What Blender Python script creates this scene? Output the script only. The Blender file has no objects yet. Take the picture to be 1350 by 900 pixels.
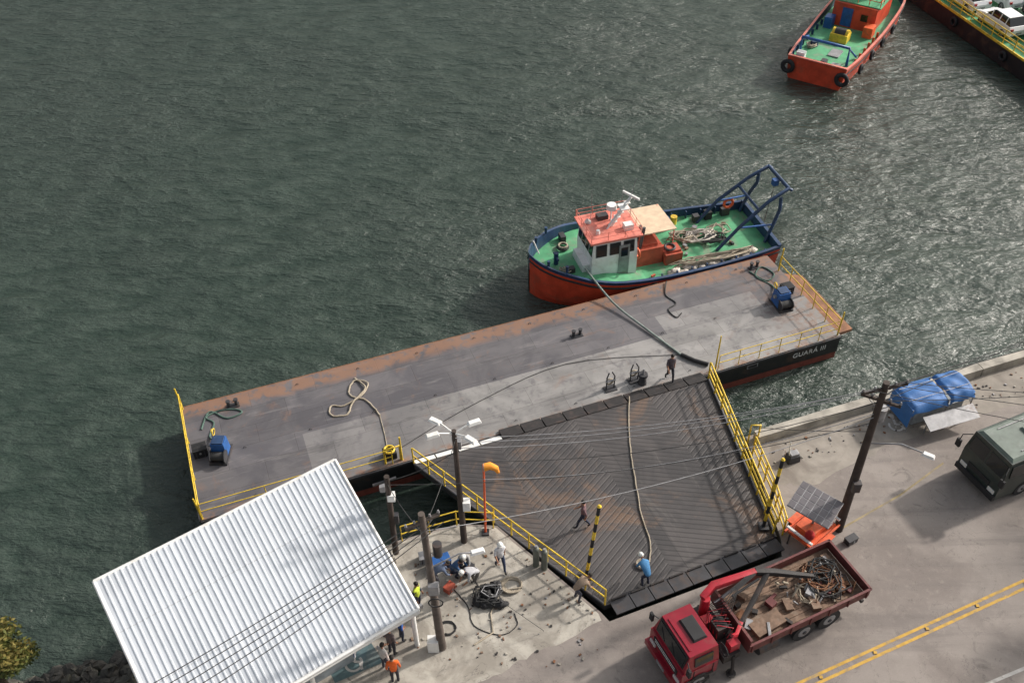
import bpy, math, random
from mathutils import Vector, Matrix, Euler
random.seed(7)
scene=bpy.context.scene
rad=math.radians
# ---------------------------------------------------------------- materials
def NT(name):
    m=bpy.data.materials.new(name);m.use_nodes=True
    return m,m.node_tree,m.node_tree.nodes['Principled BSDF']
def nd(nt,t,**k):
    n=nt.nodes.new(t)
    for a,b in k.items():setattr(n,a,b)
    return n
def setin(nt,sock,v):
    if hasattr(v,'is_output'):nt.links.new(v,sock)
    elif isinstance(v,tuple) and len(v)==3 and sock.type=='RGBA':sock.default_value=(*v,1)
    else:sock.default_value=v
def MA(nt,op,a,b=0.0,clamp=False):
    n=nd(nt,'ShaderNodeMath',operation=op);n.use_clamp=clamp
    setin(nt,n.inputs[0],a);setin(nt,n.inputs[1],b);return n.outputs[0]
def MX(nt,f,a,b,bl='MIX'):
    n=nd(nt,'ShaderNodeMix',data_type='RGBA',blend_type=bl)
    setin(nt,n.inputs[0],f);setin(nt,n.inputs[6],a);setin(nt,n.inputs[7],b);return n.outputs[2]
def CO(nt,scale=(1,1,1),rz=0):
    t=nd(nt,'ShaderNodeTexCoord');m=nd(nt,'ShaderNodeMapping')
    nt.links.new(t.outputs['Object'],m.inputs[0]);m.inputs['Scale'].default_value=scale;m.inputs['Rotation'].default_value=(0,0,rz)
    return m.outputs[0]
def NO(nt,vec,scale,detail=4,rough=.55,dist=0):
    n=nd(nt,'ShaderNodeTexNoise');nt.links.new(vec,n.inputs['Vector'])
    n.inputs['Scale'].default_value=scale;n.inputs['Detail'].default_value=detail;n.inputs['Roughness'].default_value=rough;n.inputs['Distortion'].default_value=dist
    return n.outputs[0]
def SM(nt,v,a,b):
    n=nd(nt,'ShaderNodeMapRange',interpolation_type='SMOOTHSTEP')
    setin(nt,n.inputs[0],v);n.inputs[1].default_value=a;n.inputs[2].default_value=b
    return n.outputs[0]
def BU(nt,bs,h,dist=.02,strength=.6):
    b=nd(nt,'ShaderNodeBump');b.inputs['Strength'].default_value=strength;b.inputs['Distance'].default_value=dist
    nt.links.new(h,b.inputs['Height']);nt.links.new(b.outputs[0],bs.inputs['Normal'])
def sc(c,k):return tuple(min(1,x*k) for x in c)
_m={}
def M(name,col,rough=.6,metal=0,var=.25,scale=2.5,bump=.003,dirt=None,dirtamt=.5):
    if name in _m:return _m[name]
    m,nt,bs=NT(name);v=CO(nt)
    n=NO(nt,v,scale,6,.6)
    c=MX(nt,SM(nt,n,.3,.7),sc(col,1-var),sc(col,1+var*.6))
    if dirt:
        n2=NO(nt,v,scale*.7,8,.65,.6)
        c=MX(nt,MA(nt,'MULTIPLY',SM(nt,n2,.5,.68),dirtamt),c,dirt)
    setin(nt,bs.inputs['Base Color'],c);bs.inputs['Roughness'].default_value=rough;bs.inputs['Metallic'].default_value=metal
    if bump:BU(nt,bs,NO(nt,v,scale*8,3),bump,.5)
    _m[name]=m;return m
yellow=M('yellow_paint',(.72,.5,.04),.5,dirt=(.25,.13,.04),dirtamt=.5)
black=M('black_rubber',(.02,.02,.022),.8)
dsteel=M('dark_steel',(.05,.05,.055),.55,.2,dirt=(.1,.06,.04))
steel=M('grey_steel',(.3,.3,.31),.5,.3,dirt=(.16,.11,.08))
red=M('hull_red',(.6,.07,.03),.42,dirt=(.3,.08,.045),dirtamt=.6,scale=1.2)
dred=M('antifouling_red',(.2,.05,.035),.7)
blackh=M('hull_black',(.016,.016,.018),.5,dirt=(.1,.06,.04),dirtamt=.55,scale=.9)
navy=M('navy_paint',(.02,.05,.12),.5,dirt=(.06,.06,.07))
blue=M('blue_paint',(.02,.1,.32),.45,dirt=(.06,.06,.07))
green=M('green_deck_paint',(.09,.35,.17),.65,dirt=(.2,.25,.17),dirtamt=.85,scale=1.3)
white=M('white_paint',(.78,.78,.76),.5,var=.08,dirt=(.5,.46,.4),dirtamt=.5)
salmon=M('salmon_paint',(.68,.2,.15),.6,dirt=(.55,.36,.3),scale=1.5)
orange=M('orange_paint',(.7,.11,.03),.5,dirt=(.3,.12,.06))
casing=M('casing_red',(.45,.09,.05),.55,dirt=(.22,.1,.07),dirtamt=.7)
beige=M('beige_canvas',(.66,.5,.35),.8,var=.15)
glass=M('dark_glass',(.012,.016,.018),.08,var=.1,bump=0)
rope_m=M('rope_beige',(.35,.3,.23),.9)
rope_g=M('rope_green',(.07,.12,.1),.9)
rope_d=M('rope_dark',(.05,.05,.05),.9)
sack=M('sack_white',(.55,.5,.44),.9,var=.3,scale=5)
wood=M('bed_wood',(.2,.13,.09),.85,var=.35,scale=4,dirt=(.3,.25,.2))
pole_m=M('pole_timber',(.055,.04,.033),.85,var=.3,scale=3)
pole_l=M('pole_light_wood',(.11,.088,.075),.85,var=.3,scale=3)
carred=M('truck_red',(.24,.008,.022),.3,var=.12,dirt=(.18,.06,.05),dirtamt=.45,bump=0)
cranered=M('crane_red',(.4,.02,.035),.4,dirt=(.15,.05,.03))
chas=M('chassis_black',(.025,.022,.022),.7,dirt=(.09,.06,.05))
rust=M('rust',(.2,.09,.045),.85,var=.4,scale=2,dirt=(.3,.16,.08))
concm=M('parapet_concrete',(.4,.37,.32),.9,var=.3,scale=1.3,dirt=(.15,.14,.12),dirtamt=.6,bump=.01)
chrome=M('lamp_lens',(.6,.6,.58),.2,var=.05,bump=0)
skin=M('skin',(.3,.15,.09),.6,var=.05,bump=0)
shoe=M('shoe_black',(.02,.018,.016),.7)
def cloth(n,c):return M('cloth_'+n,c,.9,var=.15,scale=9)
# ---------------------------------------------------------------- mesh builder
class B:
    def __init__(s,name,loc=(0,0,0),rz=0,parent=None):
        s.n=name;s.l=loc;s.r=rz;s.v=[];s.f=[];s.m=[];s.s=[];s.ms=[];s.p=parent
    def mi(s,m):
        if m not in s.ms:s.ms.append(m)
        return s.ms.index(m)
    def add(s,vs,fs,m,smooth=False):
        o=len(s.v);k=s.mi(m);s.v+=[tuple(v) for v in vs]
        for f in fs:s.f.append([i+o for i in f]);s.m.append(k);s.s.append(smooth)
    def box(s,c,z,m,rx=0,ry=0,rz=0,tx=1,ty=1,sx=0,sy=0):
        E=Euler((rx,ry,rz)).to_matrix();vs=[]
        for k in (-1,1):
            a=tx if k>0 else 1;b=ty if k>0 else 1;ox=sx if k>0 else 0;oy=sy if k>0 else 0
            for i,j in((-1,-1),(1,-1),(1,1),(-1,1)):
                vs.append(E@Vector((i*z[0]/2*a+ox,j*z[1]/2*b+oy,k*z[2]/2))+Vector(c))
        s.add(vs,[(3,2,1,0),(4,5,6,7),(0,1,5,4),(1,2,6,5),(2,3,7,6),(3,0,4,7)],m)
    def cyl(s,p0,p1,r0,r1,m,n=10):
        p0=Vector(p0);p1=Vector(p1);d=(p1-p0).normalized();a=d.orthogonal().normalized();b=d.cross(a)
        vs=[];
        for p,r in((p0,r0),(p1,r1)):
            for i in range(n):
                t=2*math.pi*i/n;vs.append(p+a*math.cos(t)*r+b*math.sin(t)*r)
        s.add(vs,[(i,(i+1)%n,n+(i+1)%n,n+i) for i in range(n)],m,True)
        s.add(vs[:n],[tuple(range(n-1,-1,-1))],m);s.add(vs[n:],[tuple(range(n))],m)
    def tube(s,pts,r,m,n=6):
        P=[Vector(p) for p in pts];vs=[];fs=[];a=None
        for i,p in enumerate(P):
            d=(P[min(i+1,len(P)-1)]-P[max(i-1,0)])
            if d.length<1e-6:d=Vector((0,0,1))
            d.normalize()
            a=(a-d*a.dot(d)) if a else d.orthogonal()
            if a.length<1e-4:a=d.orthogonal()
            a.normalize();b=d.cross(a);rr=r[i] if isinstance(r,(list,tuple)) else r
            for k in range(n):
                t=2*math.pi*k/n;vs.append(p+a*math.cos(t)*rr+b*math.sin(t)*rr)
        for i in range(len(P)-1):
            for k in range(n):fs.append((i*n+k,i*n+(k+1)%n,(i+1)*n+(k+1)%n,(i+1)*n+k))
        s.add(vs,fs,m,True)
        s.add(vs[:n],[tuple(range(n-1,-1,-1))],m);s.add(vs[-n:],[tuple(range(n))],m)
    def prism(s,poly,z0,z1,m,top=None):
        n=len(poly);a=[(x,y,z0) for x,y in poly];b=[(x,y,z1) for x,y in poly]
        s.add(a+b,[(i,(i+1)%n,n+(i+1)%n,n+i) for i in range(n)],m)
        s.add(b,[tuple(range(n))],top or m);s.add(a,[tuple(range(n-1,-1,-1))],m)
    def sheet(s,poly,z,m):s.add([(x,y,z) for x,y in poly],[tuple(range(len(poly)))],m)
    def ell(s,c,r,m,n=10,k=7,jit=0,rz=0):
        vs=[];fs=[];ca,sa=math.cos(rz),math.sin(rz)
        for j in range(k+1):
            ph=math.pi*j/k
            for i in range(n):
                t=2*math.pi*i/n;q=1+random.uniform(-jit,jit)
                x=math.sin(ph)*math.cos(t)*r[0]*q;y=math.sin(ph)*math.sin(t)*r[1]*q
                vs.append((c[0]+x*ca-y*sa,c[1]+x*sa+y*ca,c[2]+math.cos(ph)*r[2]*q))
        for j in range(k):
            for i in range(n):fs.append((j*n+i,(j+1)*n+i,(j+1)*n+(i+1)%n,j*n+(i+1)%n))
        s.add(vs,fs,m,True)
    def torus(s,c,R,r,m,axis='z',n=16,k=8):
        vs=[];fs=[]
        for i in range(n):
            t=2*math.pi*i/n
            for j in range(k):
                p=2*math.pi*j/k;x=(R+r*math.cos(p))*math.cos(t);y=(R+r*math.cos(p))*math.sin(t);z=r*math.sin(p)
                q=(x,y,z) if axis=='z' else ((x,z,y) if axis=='y' else (z,x,y))
                vs.append((c[0]+q[0],c[1]+q[1],c[2]+q[2]))
        for i in range(n):
            for j in range(k):fs.append((i*k+j,((i+1)%n)*k+j,((i+1)%n)*k+(j+1)%k,i*k+(j+1)%k))
        s.add(vs,fs,m,True)
    def wheel(s,c,R,w,rim=None):
        x,y,z=c
        s.cyl((x,y-w/2,z),(x,y+w/2,z),R,R,black,18)
        for q in(-1,1):
            s.cyl((x,y+q*w/2,z),(x,y+q*(w/2+.015),z),R*.55,R*.5,rim or steel,14)
            s.cyl((x,y+q*(w/2+.01),z),(x,y+q*(w/2+.05),z),R*.2,R*.16,dsteel,8)
    def done(s,bevel=0):
        me=bpy.data.meshes.new(s.n);me.from_pydata(s.v,[],s.f);me.update()
        for m in s.ms:me.materials.append(m)
        me.polygons.foreach_set('material_index',s.m);me.polygons.foreach_set('use_smooth',s.s)
        o=bpy.data.objects.new(s.n,me);scene.collection.objects.link(o);o.location=s.l;o.rotation_euler=(0,0,s.r)
        if s.p:o.parent=s.p
        if bevel:
            b=o.modifiers.new('b','BEVEL');b.width=bevel;b.segments=2;b.limit_method='ANGLE';b.angle_limit=rad(40)
        return o
def rail(b,pts,h=1.0,sp=1.1,m=None,r=.028,mids=(.5,)):
    m=m or yellow
    for a,c in zip(pts[:-1],pts[1:]):
        a=Vector(a);c=Vector(c);L=(c-a).length;n=max(1,round(L/sp))
        for i in range(n+1):
            p=a.lerp(c,i/n);b.cyl(p,p+Vector((random.uniform(-.02,.02),random.uniform(-.02,.02),h)),r,r,m,6)
        for q in (1.0,)+tuple(mids):
            b.cyl(a+Vector((0,0,h*q)),c+Vector((0,0,h*q)),r*.95,r*.95,m,6)
# ---------------------------------------------------------------- camera (drone, 35 m up, looking down 43 deg)
cam=bpy.data.cameras.new('camera');co=bpy.data.objects.new('camera',cam);scene.collection.objects.link(co);scene.camera=co
cam.sensor_width=36;cam.lens=1290/1350*36;cam.clip_end=6000;cam.clip_start=.5
co.matrix_world=Matrix.Translation((0,0,35))@Matrix.Rotation(rad(90-43),4,'X')@Matrix.Rotation(rad(-1),4,'Z')
# ---------------------------------------------------------------- light
SA=rad(27);EL=rad(32)
sd=Vector((math.cos(SA)*math.cos(EL),math.sin(SA)*math.cos(EL),math.sin(EL)))
sl=bpy.data.lights.new('sun','SUN');sl.energy=4.0;sl.angle=rad(2.5);sl.color=(1,.93,.85)
so=bpy.data.objects.new('sun',sl);scene.collection.objects.link(so);so.rotation_euler=sd.to_track_quat('Z','Y').to_euler()
w=bpy.data.worlds.new('World');scene.world=w;w.use_nodes=True;nt=w.node_tree
sky=nt.nodes.new('ShaderNodeTexSky');sky.sky_type='NISHITA';sky.sun_disc=False;sky.sun_elevation=EL;sky.sun_rotation=rad(90)-SA
sky.dust_density=6;sky.air_density=1.4;sky.ozone_density=1
hs=nt.nodes.new('ShaderNodeHueSaturation');hs.inputs['Saturation'].default_value=.35
nt.links.new(sky.outputs[0],hs.inputs['Color']);nt.links.new(hs.outputs[0],nt.nodes['Background'].inputs[0]);nt.nodes['Background'].inputs[1].default_value=.15
scene.view_settings.view_transform='Standard';scene.view_settings.look='None';scene.view_settings.exposure=0
# ---------------------------------------------------------------- water
m,nt,bs=NT('river_water')
v1=CO(nt,(.55,1.2,1),rad(-20));v2=CO(nt,(.6,1.2,1),rad(32));v0=CO(nt)
n1=NO(nt,v1,.85,4,.5,.3);n2=NO(nt,v2,2.1,5,.58,.3);n4=NO(nt,v1,6.5,4,.6,.2);n3=NO(nt,v0,.04,4,.55);n5=NO(nt,v2,.15,3,.5)
h=MA(nt,'ADD',MA(nt,'MULTIPLY',n1,.42),MA(nt,'ADD',MA(nt,'MULTIPLY',n2,.24),MA(nt,'MULTIPLY',n4,.085)))
amp=MA(nt,'ADD',MA(nt,'MULTIPLY',SM(nt,n3,.35,.65),.5),.6)
sp=nd(nt,'ShaderNodeSeparateXYZ');nt.links.new(v0,sp.inputs[0])
wk=MA(nt,'ABSOLUTE',MA(nt,'SUBTRACT',sp.outputs[1],MA(nt,'ADD',62.5,MA(nt,'MULTIPLY',NO(nt,v0,.15,2),-2.0))))
wk=MA(nt,'MULTIPLY',SM(nt,MA(nt,'SUBTRACT',2.2,wk),0,2.2),SM(nt,MA(nt,'SUBTRACT',9.5,MA(nt,'ABSOLUTE',MA(nt,'SUBTRACT',sp.outputs[0],11))),0,5))
amp=MA(nt,'ADD',amp,MA(nt,'MULTIPLY',wk,.5))
h=MA(nt,'ADD',MA(nt,'MULTIPLY',h,amp),MA(nt,'MULTIPLY',n5,.9))
c=MX(nt,SM(nt,n1,.3,.7),(.022,.038,.029),(.043,.062,.05))
c=MX(nt,MA(nt,'MULTIPLY',SM(nt,n3,.4,.65),.4),c,(.05,.066,.058))
fo=MA(nt,'MULTIPLY',wk,SM(nt,NO(nt,v1,.9,8,.7,1.),.54,.7))
c=MX(nt,MA(nt,'MULTIPLY',fo,.35),c,(.4,.44,.42))
setin(nt,bs.inputs['Base Color'],c);bs.inputs['Roughness'].default_value=.2;bs.inputs['IOR'].default_value=1.42
BU(nt,bs,h,1.0,1.0)
b=B('water');b.sheet([(-2500,-2500),(2500,-2500),(2500,3500),(-2500,3500)],0,m);b.done()
# ---------------------------------------------------------------- quay ground
m,nt,bs=NT('road_surface');v=CO(nt)
a=NO(nt,v,.3,7,.62,.5);bb=NO(nt,v,3,8,.65);cc=NO(nt,CO(nt,(.12,1.3,1),rad(-23)),.9,6,.6,.2)
c=MX(nt,SM(nt,a,.35,.65),(.18,.152,.137),(.27,.236,.213))
c=MX(nt,MA(nt,'MULTIPLY',SM(nt,cc,.48,.68),.6),c,(.14,.12,.112))
c=MX(nt,MA(nt,'MULTIPLY',SM(nt,bb,.5,.75),.35),c,(.36,.32,.28))
dp=NO(nt,v,1.1,6,.7,1.2);c=MX(nt,MA(nt,'MULTIPLY',SM(nt,dp,.58,.7),.6),c,(.09,.078,.07))
cr=MA(nt,'ABSOLUTE',MA(nt,'SUBTRACT',NO(nt,v,.5,7,.6,.5),.5));c=MX(nt,MA(nt,'MULTIPLY',MA(nt,'LESS_THAN',cr,.0016),.6),c,(.07,.06,.055))
gr=NO(nt,v,22,3,.6);c=MX(nt,.12,c,MX(nt,gr,(0.,0.,0.),(.6,.55,.5)))
setin(nt,bs.inputs['Base Color'],c);bs.inputs['Roughness'].default_value=.85;BU(nt,bs,bb,.01,.6);roadm=m
m,nt,bs=NT('yard_concrete');v=CO(nt)
a=NO(nt,v,.5,7,.65,.6);bb=NO(nt,v,4,8,.65)
c=MX(nt,SM(nt,a,.38,.62),(.27,.245,.21),(.46,.43,.375))
c=MX(nt,MA(nt,'MULTIPLY',SM(nt,bb,.5,.7),.4),c,(.21,.19,.165))
c=MX(nt,MA(nt,'MULTIPLY',SM(nt,NO(nt,v,.9,7,.7,1.4),.56,.7),.55),c,(.13,.115,.1))
cr=MA(nt,'ABSOLUTE',MA(nt,'SUBTRACT',NO(nt,v,.45,6,.6,.5),.5));c=MX(nt,MA(nt,'MULTIPLY',MA(nt,'LESS_THAN',cr,.002),.6),c,(.1,.09,.08))
setin(nt,bs.inputs['Base Color'],c);bs.inputs['Roughness'].default_value=.9;BU(nt,bs,bb,.012,.6);yardm=m
quayside=M('quay_wall',(.16,.15,.13),.9,var=.4,scale=1,dirt=(.05,.06,.04))
b=B('quay_ground')
b.prism([(-16,13),(-40,-5),(-60,-60),(120,-60),(120,67),(26,34.3),(10.36,28.9),(10.75,23.4),(10.6,22.55),(3.5,19.8),(3.2,20.2),(-.75,24.3),(-2.32,24.43),(-4.77,23.65),(-10.24,20.68),(-13.8,17.63)],-3,2,quayside,roadm);b.done()
b=B('concrete_yard')
def jag(P,amp=.12,n=5):
    out=[]
    for p,q in zip(P[:-1],P[1:]):
        for k in range(n):
            t=k/n;j=amp if k else 0
            out.append((p[0]+(q[0]-p[0])*t+random.uniform(-j,j),p[1]+(q[1]-p[1])*t+random.uniform(-j,j)))
    return out
b.sheet([(-15.9,13.1),(-15,6)]+jag([(-7,6),(-5,14.2),(-3.1,16.2),(-1.9,17.3),(-.6,17.75),(.5,18.5),(1.6,18.9),(3.2,19.85)])+[(3.2,19.85),(3.1,20.15),(-.8,24.2),(-2.3,24.33),(-4.75,23.55),(-10.2,20.6),(-13.7,17.55)],2.004,yardm);b.done()
b=B('pavement')
sw=M('pavement_concrete',(.29,.26,.225),.9,var=.25,scale=.7,dirt=(.17,.145,.125),dirtamt=.8,bump=.01)
b.sheet([(10.5,26.6)]+jag([(11.5,26.1),(13,26.2),(16.5,28.3),(26,31.6)],.15,8)+[(26,31.6),(60,43.5),(59.8,46),(26,33.9),(10.4,28.7)],2.005,sw);b.done()
yl=M('road_paint_yellow',(.55,.33,.06),.8,var=.2,scale=3,dirt=(.26,.21,.14),dirtamt=.9)
wl=M('road_paint_white',(.55,.53,.5),.8,var=.2,scale=3,dirt=(.26,.23,.2),dirtamt=.9)
def strip(b,p,q,wd,z,m):
    p=Vector(p);q=Vector(q);d=(q-p).normalized();n=Vector((-d.y,d.x))*wd/2
    b.sheet([tuple(p+n),tuple(p-n),tuple(q-n),tuple(q+n)][::1],z,m)
b=B('road_markings')
d=Vector((.922,.388));n=Vector((-.388,.922));o=Vector((10.54,17.24))
for k in(-.14,.14):strip(b,o+n*k-d*8,o+n*k+d*40,.11,2.008,yl)
for i in range(9):
    p=o+d*(i*2.4-2);b.box((p.x,p.y,2.02),(.12,.12,.03),yl)
strip(b,(14.5,16.2),(40,25.6),.12,2.008,wl)
yf=M('road_paint_worn',(.3,.24,.13),.85,var=.3,scale=2,dirt=(.22,.19,.16),dirtamt=1.0)
strip(b,(13.4,23.9),(16.2,25.5),.08,2.009,yf);strip(b,(16.2,25.5),(18.6,27.2),.08,2.009,yf)
b.done()
b=B('accessible_parking_marking')
pb=M('marking_bluegrey',(.1,.16,.17),.8,dirt=(.22,.22,.2))
b.sheet([(-7.19,18.55),(-6.6,17.5),(-4.9,18.3),(-5.6,19.3)],2.008,pb)
def wch(b,cx,cy,s,z):
    pts=[(cx+s*math.cos(t),cy+s*math.sin(t)) for t in [rad(150+i*20) for i in range(14)]]
    for p,q in zip(pts[:-1],pts[1:]):strip(b,p,q,.09,z,wl)
    strip(b,(cx-.05*s,cy+1.7*s),(cx,cy+.2*s),.11,z+.001,wl);strip(b,(cx,cy+.25*s),(cx+.8*s,cy+.2*s),.1,z+.002,wl);strip(b,(cx+.75*s,cy+.2*s),(cx+1.1*s,cy-.8*s),.1,z+.003,wl)
    b.sheet([(cx-.05+.13*math.cos(t),cy+2*s+.13*math.sin(t)) for t in [i*.6283 for i in range(10)]],z+.004,wl)
wch(b,-6.0,18.25,.3,2.012);b.done()
b=B('accessible_parking_marking');wch(b,17.2,29.4,.3,2.012);b.done()
b=B('road_debris');random.seed(21)
for i in range(260):
    if random.random()<.5:x=random.uniform(10.8,24);y=28.2+(x-10.7)*.352-random.uniform(.2,1.5)
    else:x=random.uniform(-4,3);y=random.uniform(18,23);y=min(y,24.2-(x+.8)*1.02-.3) if x>-.8 else y
    r_=random.uniform(.015,.05);b.box((x,y,2.01+r_/2),(r_*random.uniform(1,3),r_*random.uniform(1,2),r_),random.choice([wood,concm,chas,rust,steel]),rz=random.uniform(0,3))
b.done();random.seed(9)
b=B('seawall_parapet')
def wallseg(b,p,q,wd,z0,z1,m):
    p=Vector(p);q=Vector(q);d=(q-p).normalized();nn=Vector((-d.y,d.x))*wd/2
    b.prism([tuple(p-nn),tuple(q-nn),tuple(q+nn),tuple(p+nn)],z0,z1,m)
P0=Vector((10.7,28.6));P1=Vector((62,46.7));dd=(P1-P0).normalized()
for i in range(9):
    a=P0+dd*(6*i);wallseg(b,a,a+dd*5.97,.42,1.6,2.5,concm)
b.done(.03)
# ---------------------------------------------------------------- barge
BL=(-13.25,25.19,0);BR=rad(19.85);LU=31.65;WV=6.95
m,nt,bs=NT('barge_deck_steel');v=CO(nt)
sp=nd(nt,'ShaderNodeSeparateXYZ');nt.links.new(v,sp.inputs[0]);X,Y=sp.outputs[0],sp.outputs[1]
br=nd(nt,'ShaderNodeTexBrick');nt.links.new(v,br.inputs['Vector']);br.inputs['Scale'].default_value=1
br.inputs['Brick Width'].default_value=3.1;br.inputs['Row Height'].default_value=1.17;br.inputs['Mortar Size'].default_value=.012;br.inputs['Bias'].default_value=0
br.inputs['Color1'].default_value=(.86,.86,.86,1);br.inputs['Color2'].default_value=(1.06,1.06,1.06,1);br.inputs['Mortar'].default_value=(.62,.6,.58,1)
a=NO(nt,v,.45,8,.62,.8);bb=NO(nt,v,2.2,8,.65,.3)
dark=MX(nt,SM(nt,a,.35,.65),(.088,.084,.093),(.135,.127,.133))
lite=MX(nt,SM(nt,a,.35,.65),(.2,.193,.188),(.29,.28,.27))
yy=MA(nt,'ADD',Y,MA(nt,'MULTIPLY',NO(nt,v,3,3),.06))
mk=MA(nt,'MULTIPLY',MA(nt,'LESS_THAN',yy,3.3),MA(nt,'GREATER_THAN',X,5.0))
mk2=MA(nt,'MULTIPLY',MA(nt,'LESS_THAN',yy,4.7),MA(nt,'MULTIPLY',MA(nt,'GREATER_THAN',X,23.6),MA(nt,'LESS_THAN',X,29.2)))
mk=MA(nt,'MAXIMUM',mk,MA(nt,'MULTIPLY',mk2,.7))
mk=MA(nt,'MULTIPLY',mk,MA(nt,'SUBTRACT',1.0,MA(nt,'MULTIPLY',SM(nt,bb,.5,.68),.65)))
mk=MA(nt,'MULTIPLY',mk,MA(nt,'ADD',.5,MA(nt,'MULTIPLY',SM(nt,X,8,13),.5)))
c=MX(nt,mk,dark,lite);c=MX(nt,1.0,c,br.outputs[0],'MULTIPLY')
sk=NO(nt,CO(nt,(.5,3.5,1),.15),1.1,6,.65,.4);c=MX(nt,MA(nt,'MULTIPLY',SM(nt,sk,.55,.72),.3),c,(.3,.28,.27))
sk=NO(nt,CO(nt,(.25,2.5,1),-.5),.9,7,.7,.6);c=MX(nt,MA(nt,'MULTIPLY',SM(nt,sk,.55,.66),.45),c,(.06,.056,.058))
rs=MA(nt,'MULTIPLY',SM(nt,MA(nt,'ADD',Y,MA(nt,'MULTIPLY',a,1.3)),6.5,7.0),SM(nt,bb,.36,.52))
rs2=MA(nt,'MULTIPLY',SM(nt,X,28.0,31.3),SM(nt,bb,.42,.6))
rs3=MA(nt,'MULTIPLY',SM(nt,MA(nt,'SUBTRACT',.5,Y),0,.5),SM(nt,bb,.42,.6))
rs=MA(nt,'MAXIMUM',MA(nt,'MAXIMUM',rs,rs3),MA(nt,'MULTIPLY',rs2,.7));rs=MA(nt,'MAXIMUM',rs,MA(nt,'MULTIPLY',SM(nt,NO(nt,v,.7,8,.72,1),.56,.72),.5))
c=MX(nt,MA(nt,'MULTIPLY',rs,.75),c,(.25,.13,.075))
setin(nt,bs.inputs['Base Color'],c);bs.inputs['Roughness'].default_value=.58;BU(nt,bs,MA(nt,'ADD',bb,MA(nt,'MULTIPLY',br.outputs[1],-.6)),.012,.6)
deckm=m
b=B('barge',BL,BR)
b.prism([(0,0),(LU,0),(LU,WV),(0,WV)],.42,1.5,blackh,deckm)
b.prism([(.02,.02),(LU-.02,.02),(LU-.02,WV-.02),(.02,WV-.02)],-.6,.415,dred)
b.box((LU/2,-.04,1.42),(LU,.08,.12),dsteel);b.box((LU/2,WV+.04,1.42),(LU,.08,.12),rust)
b.box((-.04,WV/2,1.42),(.08,WV,.12),dsteel)
b.add([(LU,.2,1.49),(LU+1.0,.4,1.3),(LU+1.0,5.0,1.3),(LU,5.3,1.49),(LU,.2,1.3),(LU+1,.4,1.15),(LU+1,5,1.15),(LU,5.3,1.3)],[(0,1,2,3),(7,6,5,4),(0,4,5,1),(1,5,6,2),(2,6,7,3)],rust)
b.box((26.6,-.03,1.2),(.6,.06,.25),steel);b.box((26.6,-.065,1.2),(.48,.03,.16),black)
rail(b,[(.06,.06,1.5),(.06,6.85,1.5)],1.0,2.2,mids=(.5,));
for v_ in(.06,6.85):b.cyl((.06,v_,1.5),(.0,v_,2.9),.04,.035,yellow,8)
rail(b,[(.1,.08,1.5),(8.4,.08,1.5)],.95,2.6,r=.022)
rail(b,[(24.7,.08,1.5),(31.5,.08,1.5)],.95,1.1,r=.022)
rail(b,[(31.5,.1,1.5),(31.5,5.6,1.5)],1.0,1.1)
for v_ in(.1,5.6):b.cyl((31.5,v_,1.5),(31.55,v_,3.0),.04,.035,yellow,8)
b.cyl((24.6,.15,1.5),(24.6,.15,3.7),.045,.03,yellow,8)
b.tube([(8.1,.2,1.5),(8.1,.2,2.4),(8.8,.2,2.4),(8.8,.2,1.5)],.05,yellow);b.cyl((8.85,.15,1.5),(8.85,.15,3.0),.05,.04,yellow)
b.box((8.4,.55,1.7),(.55,.5,.35),black);b.torus((8.4,.55,1.95),.22,.05,yellow)
def bollard(b,x,y,z):
    b.box((x,y,z+.03),(.6,.3,.05),dsteel)
    for k in(-.18,.18):
        b.cyl((x+k,y,z),(x+k,y,z+.35),.08,.08,dsteel,10);b.cyl((x+k,y,z+.35),(x+k,y,z+.4),.11,.11,dsteel,10)
bollard(b,19.3,4.8,1.5);bollard(b,2.3,6.2,1.5);bollard(b,30.4,6.3,1.5)
for x in range(2,31,3):
    for y in(.5,3.4,6.5):b.torus((x+.4,y,1.52),.06,.015,dsteel,'y',8,5)
barge=b.done()
tc=bpy.data.curves.new('hull_name','FONT');tc.body='GUARÁ III';tc.size=.42;tc.extrude=.004;tc.space_character=1.05
to=bpy.data.objects.new('hull_name',tc);scene.collection.objects.link(to);to.parent=barge
tc.materials.append(white)
to.location=(28.95,-.01,.85);to.rotation_euler=(rad(90),0,0)
def winch(name,u,v_,sz,ang=0):
    b=B(name,(BL[0]+u*math.cos(BR)-v_*math.sin(BR),BL[1]+u*math.sin(BR)+v_*math.cos(BR),1.5),BR+ang)
    b.box((0,0,.05),(1.2,.8,.1),dsteel)
    b.box((.1,0,.5),(.62*sz,.6*sz,.8),blue,tx=.8,ty=.9);b.box((.1,0,.93),(.5,.5,.06),navy)
    b.cyl((-.35,-.3,.35),(-.35,.3,.35),.2,.2,rope_d,12)
    for k in(-.32,.32):b.cyl((-.35,k-.02,.35),(-.35,k+.02,.35),.3,.3,dsteel,14)
    b.cyl((.1,.3,.6),(.1,.45,.6),.1,.1,steel);b.tube([(.3,.25,.9),(.35,.3,1.2),(.45,.3,1.25)],.02,yellow)
    b.torus((.45,.25,1.05),.16,.025,yellow,'y')
    b.done(.02)
winch('mooring_winch',1.35,3.33,1.1,1.2);winch('mooring_winch',30.1,3.1,1.2,1.5)
def bpt(u,v_,z):return (BL[0]+u*math.cos(BR)-v_*math.sin(BR),BL[1]+u*math.sin(BR)+v_*math.cos(BR),z)
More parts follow.
